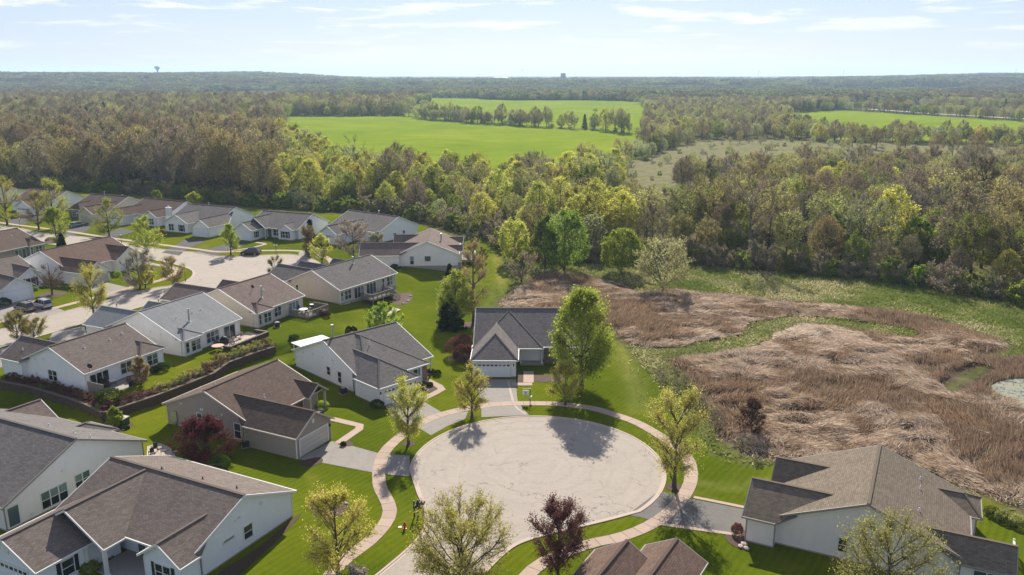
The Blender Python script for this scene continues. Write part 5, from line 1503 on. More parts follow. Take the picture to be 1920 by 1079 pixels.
h17 = House((-101.6, 244.0), T, -26.9, 'brown roofed house with white chimney in the far row',
    [(-8.6, 8.6, -7.9, 7.9, 2.75, 6.05, 'u', 0, 0), (-9.2, -3.0, -13.0, -1, 2.7, 4.7, 'v', 0, 0, 0, 1), (1.5, 7.5, -10.0, -1, 2.7, 4.5, 'v', 0, 0, 0, 1)], MR['brown'], MW['palegrey'])
garage_door(h17.e, '-v', -12.62, -6.1, 4.8); h17.win('-v', -9.62, 4.5, 1.4, 3, .85, 1.6)
u, v, z = h17.on_roof(317, 401); b = MB(); b.box(u - .7, u + .7, v - .5, v + .5, z - .6, z + 1.7); b.box(u - .78, u + .78, v - .58, v + .58, z + 1.55, z + 1.75); b.cyl((u, v, z + 1.7), (u, v, z + 2.2), .2, n=8); b.build('chimney', M_trim, h17.e)
h18 = House((-122.5, 254.0), T, -24, 'brown roofed house with dark brick front and beige garage behind the silver sedan',
    [(-8, 8, -7.8, 7.8, 2.76, 6.0, 'u', 0, 0), (2.6, 9.2, -14.3, -1, 2.7, 4.75, 'v', 0, 0, 0, 1), (-6.8, -1.5, -9.8, -1, 2.7, 4.5, 'v', 1.8, 0, 0, 1)], MR['brown'], MW['beige'])
garage_door(h18.e, '-v', -13.92, 5.9, 4.8, m=M_doorb, lights=False); h18.box('brick_front', M_dbrick, -6.5, -1.8, -9.6, -9.2, 0, 2.6); h18.win('-v', -9.62, -4.2, 1.4, 2, .8, 1.5); h18.flue(197, 371, 1.8); h18.flue(230, 373, 1.2); h18.wallvent('-v', -13.92, 5.9, 3.5)
h19 = House((-147.5, 266.0), T, -22, 'brown roofed house with broad white gable half hidden by street trees, far left',
    [(-8, 8, -7.8, 7.8, 2.76, 6.1, 'u', 0, 0), (1, 7.8, -13.5, -1, 2.7, 4.7, 'v', 0, 0, 0, 1)], MR['rust'], MW['white'])
garage_door(h19.e, '-v', -13.12, 4.4, 4.8)
h23 = House((-176, 281), T, -22, 'grey roofed house barely seen behind the trees at the far left edge',
    [(-8, 8, -7.8, 7.8, 2.76, 6.0, 'u', 0, 0), (-7, 0, -13.5, -1, 2.7, 4.7, 'v', 0, 0, 0, 1)], MR['grey'], MW['offwhite'])
garage_door(h23.e, '-v', -13.12, -3.5, 4.8)
# --- corner lot and its neighbours on the left
h20 = House((-94.5, 178.7), T, 66, 'corner house with red brown roof, arched window and half hidden garage',
    [(-9.2, 8.6, -8.2, 7.9, 2.74, 6.1, 'u', 0, 0), (-10.3, -3.9, -14.3, -2, 2.7, 4.75, 'v', 0, 0, 0, 1), (1.4, 8.9, -9.6, -1, 2.7, 5.1, 'v', 0, 0, 0, 1)], MR['rust'], MW['cream'])
garage_door(h20.e, '-v', -13.92, -7.1, 4.8, m=M_doorb, lights=False, trim=M_trim); h20.win('-v', -9.22, 5.1, 1.35, 1, 1.1, 2.0, shutters=M_shut)
b = MB(); b.lathe([(0, -.02), (.55, -.02), (.55, .05), (.62, .05), (.62, -.03)], 16, (0, 0, 0)); 
for j in range(len(b.v)):
    p = b.v[j]; b.v[j] = (p[0] + 5.1, -9.24 - p[2], max(p[1], 0) + 2.48)
b.build('arched_transom', M_trim, h20.e)
b = MB(); b.lathe([(0, 0), (.5, 0), (.5, .05)], 16)
for j in range(len(b.v)):
    p = b.v[j]; b.v[j] = (p[0] - 7.1, -13.95 - p[2], max(p[1], 0) + 3.2)
b.build('half_round_vent', M_conc, h20.e); h20.sidelamp(-4.4, -13.9)
h21 = House((-121.5, 192.2), T, 69.1, 'greige house with brown roof and a patio door, cut by the left edge',
    [(-9, 7, -8, 8, 2.77, 5.85, 'u', 0, 0), (2.5, 7.3, -8.7, -3, 2.7, 4.0, 'v', 2.2, 0, 0, 1)], MR['brown'], MW['greige'])
h21.win('-v', -7.63, .8, 1.2, 3, .9, 2.05, rows=1, blinds=True); h21.win('-v', -8.33, 5.2, 1.5, 2, .85, 1.6); h21.win('-v', -8.33, 3.3, 1.5, 1, .55, 1.6); h21.vent(22, 443); h21.vent(40, 440)
h22 = House((-106.2, 163.6), T, 57.6, 'pale blue grey house with white garage door and maroon shutters at the left edge',
    [(-7, 7.2, -7.5, 7.5, 2.78, 5.4, 'u', 0, 0), (-5.4, 1.1, -17.0, -1, 2.72, 4.65, 'v', 0, 0, 0, 1), (1.9, 7.1, -9.5, -1, 2.73, 4.4, 'v', 0, 0, 0, 1)], MR['taupe'], MW['bluegrey'])
garage_door(h22.e, '-v', -16.62, -2.2, 4.9, lights=False); h22.win('-v', -9.12, 4.4, 1.35, 2, .95, 1.7, shutters=M_shutr); h22.wallvent('-v', -16.62, -2.1, 3.5, .4, .5)
def hood(h, side, plane, spots):
    for a, z in spots:
        l = side_loc(side, plane, a, z); b = MB(); b.box(-.11, .11, -.12, .01, -.1, .1); b.build('vent_hood', M_trim, h.e, l, SIDE[side])
hood(h3, '-u', -6.13, ((4.4, 3.2), (1.1, 3.0), (.8, 3.05), (-2.4, 3.0), (-5.2, 3.1))); hood(h2, '-u', -6.13, ((6.2, 2.9), (3.6, 3.3), (1.0, 3.4), (-1.6, 3.5)))
hood(h9, '-u', -5.98, ((3.6, 3.3), (1.8, 3.6), (3.8, 1.2))); hood(h10, '-u', -6.23, ((2, 3.6), (-1.8, 3.3), (-3.8, 3.0))); hood(h11, '-u', -6.03, ((-1.8, 3.1), (2, 3.3)))
hood(h4, '+u', 8.53, ((2.3, 3.5), (-1.0, 3.4), (-.5, 3.5), (-.6, .5))); hood(h12, '-u', -8.03, ((-.4, 3.8), (5.6, 3.0))); hood(h13, '-u', -7.93, ((-3.4, 3.2), (2.4, 3.6)))
hood(h5, '+u', 6.78, ((-1.6, 3.5), (-5.4, .6)))
print('houses', round(time.time() - T0, 1))

# ------------------------------------------------------------------ retaining wall with its hedge
WL = resample(G(WALL_LINE[1:-1], T), .9)
wall_e = empty('retaining_wall', (float(WL[0][0]), float(WL[0][1]), 0), label='dark stone block retaining wall bending behind the tan house', cat='wall')
ox, oy = float(WL[0][0]), float(WL[0][1])
b = MB(); cpb = MB(); rr_ = random.Random(5)
Wc = resample(WL, .45)
for lvl in range(7):
    z_ = -.25 + lvl * .22
    for i in range(len(Wc) - 1):
        p, q = Wc[i], Wc[i + 1]
        sh = (lvl % 2) * .5
        p2 = p + (q - p) * sh; q2 = q + (q - p) * sh * .96
        j_ = rr_.uniform(-.02, .03)
        b.beam((p2[0] - ox, p2[1] - oy, z_ + .205), (q2[0] - ox, q2[1] - oy, z_ + .205), .42 + j_, .20)
bo = b.build('block_courses', M_wallstone, wall_e, kind='stuff')
Wd = resample(WL, .9)
for i in range(len(Wd) - 1):
    p, q = Wd[i], Wd[i + 1]
    bb = MB(); d = (q - p) * .49; c0 = (p + q) / 2
    bb.beam((-d[0], -d[1], .05), (d[0], d[1], .05), .46, .09)
    bb.build('cap_stone', M_cap, wall_e, (c0[0] - ox, c0[1] - oy, 1.32))
# mulch strip and the ragged hedge on top
nrm_sign = 1
tst = offset_line(WL, 1.5)
if not inside(UP, tst[20:21, 0], tst[20:21, 1])[0]: nrm_sign = -1
b = MB()
A_, B_ = offset_line(WL, nrm_sign * .25), offset_line(WL, nrm_sign * 2.4)
for i in range(len(WL) - 1):
    b.face([(*A_[i], 1.28), (*A_[i + 1], 1.28), (*B_[i + 1], 1.325), (*B_[i], 1.325)])
b.build('mulch_strip', M_mulch, kind='structure')
hp = offset_line(resample(WL, 1.15), nrm_sign * 1.25)
HV = [gen_tree(500 + i, 1.15, .95, base=.02, shape='dome', limbs=9, up=1, nsub=5, ntwig=260, nleaf=520, leaf=.075, tw=.022, stems=4, trunk=.03, twl=3.2) for i in range(4)]
HM = [tree_meshes('hedge_shrub', t_, M_bark, ML[('olive', 'maroon', 'ochre', 'green')[i]], ML['twigb']) for i, t_ in enumerate(HV)]
for i, p in enumerate(hp):
    k = (i * 7 + 3) % 11
    ix = 1 if i < 26 and k < 8 else (0 if k < 5 else (2 if k < 8 else 3 if k < 9 else 1))
    e = empty('hedge_shrub', (p[0], p[1], 1.28), i * 1.7, label='low ragged hedge shrub in the row on top of the retaining wall', cat='shrub', group='hedge shrubs along the retaining wall')
    s_ = (.95 if i < 30 else 1.0) + .4 * ((i * 37) % 10) / 10; e.scale = (s_, s_, s_ * (.62 if i < 30 else .85))
    link('stems', HM[ix][0], e); link('foliage', HM[ix][1], e)

# ------------------------------------------------------------------ garden and street trees
YT = {'street': dict(lm='spring', bark=M_bark, shape='vase', base=.2, limbs=24, up=1.2, nsub=12, ntwig=4600, nleaf=13000, leaf=.075, tw=.02, twl=1.9),
      'streetfull': dict(lm='spring', shape='oval', base=.13, limbs=26, up=1.05, nsub=12, ntwig=3600, nleaf=13000, leaf=.085, tw=.022, lump=.25, twl=1.7),
      'dense': dict(lm='lime', shape='oval', base=.15, limbs=56, up=.9, nsub=14, ntwig=8000, nleaf=24000, leaf=.15, tw=.025, lump=.5, twl=1.5, shell=.25),
      'lime': dict(lm='lime', shape='oval', base=.14, limbs=26, up=1, nsub=11, ntwig=3000, nleaf=12000, leaf=.11, tw=.025, lump=.3, twl=1.6),
      'spruceback': dict(lm='spring', shape='oval', base=.1, limbs=34, up=1, nsub=12, ntwig=4000, nleaf=26000, leaf=.11, tw=.025, lump=.2, twl=1.5, shell=.4),
      'budding': dict(lm='ochre', shape='oval', base=.15, limbs=22, up=1.0, nsub=11, ntwig=4200, nleaf=6000, leaf=.09, tw=.025, twl=1.6),
      'bare': dict(lm='ochre', bark=M_bark, shape='vase', base=.12, limbs=24, up=1.1, nsub=12, ntwig=4600, nleaf=9000, leaf=.065, tw=.02, twl=1.9),
      'purple': dict(lm='maroon', bark=M_bark, shape='vase', base=.16, limbs=30, up=1.5, nsub=12, ntwig=4200, nleaf=15000, leaf=.07, tw=.025, lump=.2, twl=1.5),
      'red': dict(lm='red', shape='dome', base=.1, limbs=44, up=.55, nsub=14, ntwig=5200, nleaf=34000, leaf=.075, tw=.022, lump=.15, twl=1.9),
      'redshrub': dict(lm='purple', shape='dome', base=.03, limbs=30, up=1.1, nsub=9, ntwig=3200, nleaf=6000, leaf=.08, tw=.03, stems=5, trunk=.05, twl=2.0),
      'yellow': dict(lm='gold', shape='round', base=.12, limbs=34, up=1.1, nsub=13, ntwig=7000, nleaf=15000, leaf=.065, tw=.022, lump=.1, twl=1.8, shell=.3),
      'wide': dict(lm='spring', shape='round', base=.12, limbs=34, up=1.2, nsub=13, ntwig=6500, nleaf=21000, leaf=.075, tw=.022, lump=.1, twl=1.8, shell=.15),
      'streetmid': dict(lm='spring', shape='oval', base=.18, limbs=24, up=1.1, nsub=12, ntwig=3800, nleaf=7500, leaf=.08, tw=.022, lump=.25, twl=1.8),
      'crab': dict(lm='blossom', shape='round', base=.12, limbs=28, up=.8, nsub=11, ntwig=3800, nleaf=9000, leaf=.09, tw=.03, lump=.25, twl=1.6),
      'conifer': dict(lm='ever', shape='cone', base=.02, limbs=90, up=-.15, nsub=10, ntwig=3600, nleaf=26000, leaf=.13, tw=.03)}
gt = [
 ('street_tree', 'small budding street tree in a mulch ring left of the cul-de-sac', 766, 833, 718, 76, 'street', 0),
 ('street_tree', 'small leafy street tree between the two top driveways of the cul-de-sac', 885, 781, 690, 64, 'streetmid', 0),
 ('yard_tree', 'tallest dense green oval tree covering the right end of the charcoal roof', 1090, 728, 548, 110, 'dense', 0),
 ('street_tree', 'loose yellow green tree in front of the tallest dense tree', 1060, 760, 683, 70, 'streetmid', 0),
 ('street_tree', 'airy street tree in a mulch ring beside the lamp, right of the cul-de-sac', 1264, 914, 742, 120, 'street', 0),
 ('street_tree', 'wide budding tree at the bottom centre in front of the pavement circle', 866, 1094, 946, 186, 'wide', 0),
 ('street_tree', 'purple leaved tree at the bottom edge right of the circle mouth', 1046, 1094, 948, 118, 'purple', 0),
 ('street_tree', 'budding yellow green tree beside the lower left sidewalk', 634, 1076, 926, 158, 'streetfull', 0),
 ('yard_tree', 'yellow budding tree at the bottom right before the white side wall', 1655, 1170, 984, 190, 'yellow', 0),
 ('yard_tree', 'round red leaved tree at the side wall of the tan house', 384, 868, 790, 118, 'red', 0),
 ('spruce_tree', 'dark spruce below a light green tree on the open lawn', 845, 616, 556, 58, 'conifer', 0),
 ('yard_tree', 'light green tree standing just behind the dark spruce', 855, 610, 512, 66, 'spruceback', 0),
 ('yard_tree', 'tall bronze budding tree between the pale house and the mown strip', 888, 606, 455, 52, 'budding', 0),
 ('yard_tree', 'bright yellow green tree behind the grey roof with the patio cover', 722, 632, 572, 68, 'lime', 0),
 ('yard_tree', 'small yellow green tree beside the green utility box', 218, 801, 766, 23, 'lime', 0),
 ('yard_tree', 'small yellow green tree at the patio corner above the retaining wall', 265, 722, 671, 32, 'budding', T),
 ('street_tree', 'yellow green street tree before the corner lot, nearest the cars', 177, 601, 505, 70, 'street', T),
 ('street_tree', 'nearly bare street tree at the far left above the dark garage roof', 34, 641, 588, 54, 'bare', T),
 ('yard_tree', 'nearly bare round ornamental tree right of the bare street tree', 64, 636, 598, 54, 'bare', T),
 ('yard_tree', 'purple budding tree between the pale garage and the corner house', 98, 553, 486, 52, 'purplebare', T),
 ('yard_tree', 'whitish budding tree hiding the corner house front', 263, 541, 467, 62, 'crab', T),
 ('street_tree', 'small thin tree in the grass strip by the corner drive', 273, 540, 498, 34, 'streetfull', T),
 ('yard_tree', 'bare vase shaped tree in the corner lawn by the street bend', 325, 537, 486, 56, 'bare', T),
 ('street_tree', 'bright green tree at the street before the white chimney', 276, 479, 409, 58, 'lime', T),
 ('street_tree', 'round yellow green tree hiding the end of the beige garage', 205, 443, 378, 58, 'streetfull', T),
 ('street_tree', 'fresh green tree at the left street mouth above the brown roof', 108, 463, 391, 44, 'lime', T),
 ('street_tree', 'tall yellow crowned tree before the white gable', 103, 428, 336, 62, 'streetfull', T),
 ('street_tree', 'dark olive tree between the two tall yellow ones on the left', 73, 431, 362, 52, 'budding', T),
 ('street_tree', 'large yellow green tree at the left edge by the far street', 14, 423, 336, 60, 'streetfull', T),
 ('street_tree', 'slim budding tree in the strip left of the parked dark vehicle', 433, 478, 424, 32, 'lime', T),
 ('street_tree', 'rounded budding tree at the right end of the upper turning circle', 604, 494, 443, 42, 'streetfull', T),
 ('yard_tree', 'brown twiggy tree beside the small dark conifer', 578, 482, 424, 26, 'bare', T),
 ('conifer_tree', 'narrow dark arborvitae before the pale grey house', 584, 476, 414, 18, 'conifer', T),
 ('crabapple_tree', 'broad whitish blossoming crab tree before the blue grey house', 663, 484, 411, 66, 'crab', T),
 ('yard_tree', 'small pale yellow tree right of the blossoming crab', 705, 462, 436, 30, 'crab', T),
 ('yard_tree', 'thin bare bush tree in the middle of the upper turning circle edge', 517, 528, 482, 32, 'bare', T),
 ('yard_tree', 'round yellow green tree behind the far brown roof', 294, 376, 356, 18, 'lime', T),
 ('yard_tree', 'round green tree behind the white chimney', 365, 385, 361, 30, 'lime', T),
 ('conifer_tree', 'tiny dark conifer at the corner of the pale gabled house', 843, 525, 497, 16, 'conifer', 0),
 ('conifer_tree', 'little dark conifer under the green street tree on the left', 117, 466, 440, 16, 'conifer', T),
 ('shrub_tree', 'dark red shrub at the near edge of the reeds', 1408, 812, 752, 48, 'redshrub', 0),
 ('blossom_tree', 'white blossoming crown cut by the bottom edge left of the street mouth', 672, 1130, 1064, 40, 'crab', 0),
 ('yard_tree', 'bronze shrub tree beside the white deck of the pale house', 905, 505, 463, 24, 'purplebare', 0)]
YT['purplebare'] = dict(lm='purple', shape='oval', base=.12, limbs=15, up=1, nsub=9, ntwig=2200, nleaf=1500, leaf=.08, tw=.035, twl=1.3)
for i, (nm, lab, px, py, top, w_, sp_, z_) in enumerate(gt):
    near_ = py > 700
    own_tree(nm, lab, px, py, top, w_, YT[sp_], 700 + i, z_)
def mulch_ring(px, py, r, z=0):
    x, y = g(px, py, z); b = MB(); rg = random.Random(int(px))
    pts = [(x + r * (1 + rg.uniform(-.1, .1)) * math.cos(a), y + r * (1 + rg.uniform(-.1, .1)) * math.sin(a)) for a in np.linspace(0, 2 * PI, 19)[:-1]]
    sheet_poly('mulch_bed', pts, gz(x, y) + .03, M_mulch, kind='structure')
for q in ((766, 833, .8, 0), (1264, 914, .95, 0), (885, 781, .5, 0), (218, 801, 1.9, 0), (866, 672, 2.2, 0), (98, 553, 2.6, T), (604, 494, 1.2, T), (885, 610, 2.0, 0), (384, 872, 2.0, 0), (848, 618, 1.6, 0)): mulch_ring(*q)
def bed(pts, z=0, m=None):
    sheet_poly('mulch_bed', [tuple(p) for p in catmull(G(pts, z), 4, True)], z + .034, m or M_mulch, kind='structure')
bed([(590, 932), (622, 926), (652, 940), (645, 965), (610, 974), (582, 958)])
bed([(802, 716), (825, 729), (806, 736), (790, 735), (788, 720)]); bed([(558, 868), (598, 858), (604, 868), (576, 876)]); bed([(640, 822), (662, 832), (655, 838), (634, 834)])
bed([(1366, 1000), (1398, 996), (1400, 1030), (1375, 1024), (1360, 1010)]); bed([(560, 965), (548, 985), (470, 1060), (430, 1090), (410, 1075), (480, 1030)])
bed([(735, 556), (770, 550), (768, 568), (740, 572)]); bed([(752, 508), (790, 514), (832, 524), (826, 530), (780, 522), (745, 512)])
bed([(970, 722), (985, 722), (986, 700), (970, 702)]); bed([(1000, 716), (1050, 716), (1052, 706), (1000, 704)])
# clipped shrubs
SB = {}
def shrub(px, py, r, h, lm, label, z=0, name='shrub', group=None):
    x, y = g(px, py, z)
    key = (round(r, 1), round(h, 1), lm)
    if key not in SB:
        V, F, tt_ = ball(int(r * 100 + h * 10), r, h, int(900 + 1500 * r), .055 + .02 * r)
        SB[key] = npmesh('shrub', V, F, [ML[lm]], attrs={'tint': ('FLOAT', 'POINT', tt_)})
    return link(name, SB[key], None, (x, y, gz(x, y)), px * .1, label=label, cat='shrub', group=group)
for px, py, r, h, lm, lab, z_ in [
    (853, 668, 1.55, 2.9, 'maroon', 'left dark red clipped globe tree beside the charcoal roofed house', 0), (870, 660, 1.5, 2.9, 'maroon', 'rear dark red clipped globe tree beside the charcoal roofed house', 0), (869, 678, 1.65, 2.7, 'purple', 'front dark red clipped globe tree beside the charcoal roofed house', 0),
    (412, 880, 1.25, 1.6, 'box', 'round green shrub under the red tree', 0), (206, 754, 1.75, 1.7, 'box', 'big clipped green shrub at the patio above the wall corner', T), (168, 1074, .9, 1.0, 'lime', 'yellow green shrub at the bottom left porch', 0),
    (707, 765, .95, 1.1, 'box', 'dark shrub at the corner of the blue shuttered house garage', 0), (820, 704, .6, .8, 'box', 'dark round shrub by the curved front walk', 0), (808, 700, .55, .7, 'box', 'smaller dark shrub left of the curved front walk', 0), (806, 724, .45, .55, 'box', 'tiny shrub in the front walk bed', 0),
    (604, 765, .9, .9, 'lime', 'yellow green shrub beside the covered porch of the tan house', 0), (644, 836, .35, .5, 'box', 'tiny green shrub by the tan house walk', 0), (1382, 1002, .55, 1.1, 'maroon', 'dark red conical shrub in the bed at the right driveway', 0),
    (221, 519, .75, 1.2, 'lime', 'left round yellow green shrub at the corner house window', T), (237, 520, .75, 1.1, 'box', 'right round dark shrub at the corner house window', T), (8, 575, 1.3, 1.6, 'box', 'green shrub left of the parked vehicles', T), (305, 695, 1.0, 1.1, 'box', 'green shrub under the bay of the taupe roofed house', T),
    (290, 698, .7, .8, 'box', 'low dark shrub beside the bay of the taupe roofed house', T), (66, 545, .7, .8, 'lime', 'yellow green shrub below the maroon shutters', T), (96, 455, 1.4, 1.3, 'olive', 'pale grassy shrub behind the greige house', T),
    (655, 634, .7, 2.0, 'ever', 'left dark arborvitae behind the grey roof', 0), (664, 634, .7, 2.0, 'ever', 'right dark arborvitae behind the grey roof', 0), (303, 447, 1.3, 2.2, 'purple', 'purple shrub beside the bright white house', T), (740, 505, .9, 1.1, 'box', 'dark shrub at the wall of the pale gabled house', T),
    (552, 650, .8, .8, 'box', 'dark shrub at the end of the retaining wall', 0), (612, 596, .8, .9, 'maroon', 'dark red shrub beside the tan walk-out house', T - .6), (595, 592, .8, .9, 'maroon', 'second dark red shrub beside the tan walk-out house', T - .3), (605, 938, .45, .4, 'box', 'low green clump in the round mulch bed', 0),
    (622, 952, .4, .4, 'olive', 'pale clump at the right of the round mulch bed', 0), (230, 802, .4, .4, 'box', 'small shrub left of the utility box bed edge', 0), (237, 804, .45, .4, 'box', 'small shrub right of the utility box', 0),
    (1880, 975, .9, 1.0, 'olive', 'left hedge shrub beyond the white deck railing', 0), (1905, 985, .95, 1.0, 'olive', 'right hedge shrub beyond the white deck railing', 0), (1860, 966, .8, .9, 'green', 'small hedge shrub nearest the right house corner', 0)]:
    shrub(px, py, r, h, lm, lab, z_)
for i in range(15):
    q = random.Random(i)
    px, py = q.uniform(1215, 1430), 0; py = 655 + (px - 1190) * .84 + q.uniform(-20, 25)
    s_ = PR['thicket%d' % (i % 2)]['m']; x, y = g(px, py)
    e = empty('twiggy_shrub', (x, y, gz(x, y)), i, label='low straw coloured twiggy bush at the lawn edge of the reeds', cat='shrub', group='twiggy bushes along the reed edge'); k = q.uniform(.18, .34); e.scale = (k, k, k)
    link('stems', s_[0], e); link('crown', s_[1], e)
# rocks round beds
RM = []
for i in range(3):
    bm = bmesh.new(); bmesh.ops.create_icosphere(bm, subdivisions=1, radius=1)
    q = random.Random(i)
    for v_ in bm.verts: v_.co *= q.uniform(.75, 1.15); v_.co.z *= .6
    me = bpy.data.meshes.new('rock'); bm.to_mesh(me); bm.free(); me.materials.append(M_rock); RM.append(me)
for i, (px, py, r) in enumerate([(590, 931, .22), (600, 927, .2), (612, 926, .18), (640, 933, .2), (650, 945, .22), (583, 945, .2), (232, 806, .2), (222, 807, .22), (210, 806, .2), (243, 802, .2), (1396, 1022, .35), (1388, 1026, .3), (1399, 1030, .3),
                                 (755, 570, .3), (765, 565, .35), (770, 556, .3), (288, 838, .3), (300, 842, .35), (312, 846, .3), (284, 856, .3), (322, 852, .28), (330, 848, .25), (296, 862, .25)]):
    x, y = g(px, py); o = link('rock', RM[i % 3], None, (x, y, gz(x, y) + r * .3), i * 1.1, label='pale rounded boulder edging a planting bed', cat='rock', group='boulders edging the beds'); o.scale = (r, r * 1.2, r)

# ------------------------------------------------------------------ street furniture
def at(px, py, z=0):
    x, y = g(px, py, z); return (x, y, gz(x, y))
e = empty('fire_hydrant', at(759, 992), .3, label='red fire hydrant in the grass strip at the cul-de-sac mouth', cat='hydrant')
M_red = mat('hydrant_red', (.55, .035, .02), .4)
b = MB(); b.lathe([(.17, 0), (.17, .05), (.11, .06), (.11, .5), (.14, .51), (.14, .56), (.12, .6), (.09, .68), (.03, .72), (.03, .78), (0, .78)], 14); b.build('barrel', M_red, e)
for a in (0, PI, PI / 2):
    b = MB(); b.cyl((.1 * math.cos(a), .1 * math.sin(a), .42), (.2 * math.cos(a), .2 * math.sin(a), .42), .055 if a != PI / 2 else .075, n=10); b.build('nozzle', M_red, e)
b = MB(); b.lathe([(0, 0), (.2, .0), (.2, .03), (0, .05)], 12); b.build('valve_cover', mat('pale_lid', (.6, .55, .5), .7), None, (at(750, 989)[0], at(750, 989)[1], .01), label='pale round valve lid in the grass left of the hydrant', cat='valve lid')
e = empty('mailbox_cluster', at(777, 969), -.25, label='black post mailboxes stacked in two rows beside the hydrant strip', cat='mailbox')
b = MB(); b.box(-.06, .06, -.06, .06, 0, 1.75); b.build('post', M_black, e); b = MB(); b.box(.34, .46, -.06, .06, 0, 1.95); b.build('post', M_black, e)
b = MB(); b.box(-.1, .9, -.05, .05, 1.0, 1.08); b.box(.2, 1.1, -.05, .05, 1.45, 1.53); b.build('arm', M_black, e)
def mbox(parent, x, z, m):
    b = MB()
    pr_ = [(-.1, 0), (.1, 0), (.1, .14)] + [(.1 * math.cos(a), .14 + .1 * math.sin(a)) for a in np.linspace(0.2, PI - .2, 6)] + [(-.1, .14)]
    i = len(b.v); n = len(pr_)
    b.v += [(x + q[0], -.28, z + q[1]) for q in pr_] + [(x + q[0], .28, z + q[1]) for q in pr_]
    b.f.append(tuple(range(i, i + n))); b.m.append(0); b.f.append(tuple(reversed(range(i + n, i + 2 * n)))); b.m.append(0)
    for k in range(n): b.f.append((i + (k + 1) % n, i + k, i + n + k, i + n + (k + 1) % n)); b.m.append(0)
    b.build('mailbox', m, parent)
for k, (x, z) in enumerate(((.12, 1.08), (.42, 1.08), (.72, 1.08), (.4, 1.53), (.7, 1.53), (1.0, 1.53))): mbox(e, x, z, M_dark)
def lamp(px, py, h, label, z=0, heads=2):
    e = empty('street_lamp', at(px, py, z), 0, label=label, cat='street lamp')
    b = MB(); b.cyl((0, 0, 0), (0, 0, .5), .09, .06, 8); b.cyl((0, 0, .5), (0, 0, h), .045, .04, 8); b.build('pole', M_black, e)
    b = MB(); b.box(-.28, .28, -.03, .03, h - .08, h); b.build('arm', M_black, e)
    for sx in ((-.26, .26) if heads == 2 else (0,)):
        b = MB(); b.lathe([(.05, 0), (.15, .12), (.17, .3), (.10, .36), (0, .42)], 8, (sx, 0, h)); b.build('lamp_head', M_trim, e)
lamp(1258, 893, 2.2, 'black garden lamp with two white heads beside the mulch ringed tree', 0)
lamp(518, 477, 2.0, 'dark lamp post on the grass strip right of the parked dark vehicle', T)
lamp(348, 528, 3.4, 'lamp post on the corner grass by the street bend', T, 1)
lamp(228, 457, 2.0, 'dark lamp post by the far kerb behind the corner house', T, 1)
lamp(38, 428, 2.4, 'dark lamp post between the two tall trees on the far left kerb', T, 1)
for px, py, lab in ((220, 583, 'black mailbox on a post at the near kerb above the light roof'), (298, 574, 'small black mailbox post right of it at the near kerb')):
    e = empty('mailbox', at(px, py, T), .5, label=lab, cat='mailbox')
    b = MB(); b.box(-.05, .05, -.05, .05, 0, 1.1); b.build('post', M_black, e); mbox(e, 0, 1.1, M_dark)
# estate agent's sign
e = empty('yard_sign', at(994, 755), 0, label='white hanging yard sign on a black post beside the charcoal roofed house walk', cat='sign')
b = MB(); b.box(-.05, .05, -.05, .05, 0, 2.05); b.build('post', M_black, e)
b = MB(); b.box(-1.05, .12, -.035, .035, 1.86, 1.94); b.build('arm', M_black, e)
b = MB(); b.box(-1.0, -.22, -.02, .02, 1.02, 1.72); b.build('board', mat('sign_white', (.75, .75, .77), .5), e)
b = MB(); b.lathe([(0, 0), (.2, 0), (.2, .006), (0, .006)], 18)
for j in range(len(b.v)): p = b.v[j]; b.v[j] = (p[0] - .61, -.021 - p[2], p[1] * .85 + 1.4)
b.build('emblem', mat('sign_grey', (.32, .33, .36), .6), e)
b = MB(); b.box(-.95, -.27, -.024, -.020, 1.64, 1.69); b.box(-.95, -.27, -.024, -.020, 1.05, 1.13); b.build('printed_band', mat('sign_dark_blue', (.05, .07, .16), .6), e)
for x in (-.95, -.27):
    b = MB(); b.box(x - .01, x + .01, -.01, .01, 1.72, 1.87); b.build('hanger', M_black, e)
b = MB(); b.box(-.02, .24, -.12, .12, .62, .92); b.build('flyer_box', M_trim, e)
# electrical cabinet
e = empty('utility_box', at(228, 797), -.3, label='square grey green utility cabinet with pale lid on the lawn', cat='utility box')
b = MB(); b.box(-.75, .75, -.6, .6, 0, .95); b.build('cabinet', mat('cabinet_green', (.05, .06, .05), .6), e); b = MB(); b.box(-.8, .8, -.65, .65, .95, 1.05); b.build('lid', mat('cabinet_lid', (.42, .43, .36), .6), e)
def ac(px, py, z, lab, rz=0):
    e = empty('air_conditioner', at(px, py, z), rz, label=lab, cat='air conditioner')
    b = MB(); b.box(-.4, .4, -.4, .4, .05, .8); b.build('casing', M_dark, e); b = MB(); b.cyl((0, 0, .8), (0, 0, .86), .3, n=12); b.build('fan_grille', M_gal, e); b = MB(); b.box(-.5, .5, -.5, .5, -.05, .05); b.build('pad', M_conc, e)
ac(461, 838, 0, 'air conditioner on a pad at the tan house side wall', .3); ac(644, 738, 0, 'air conditioner at the side wall of the blue shuttered house', .7); ac(748, 506, T, 'air conditioner at the pale gabled house wall', .1); ac(520, 613, T, 'pale air conditioner unit behind the brown roofed beige house', .4)

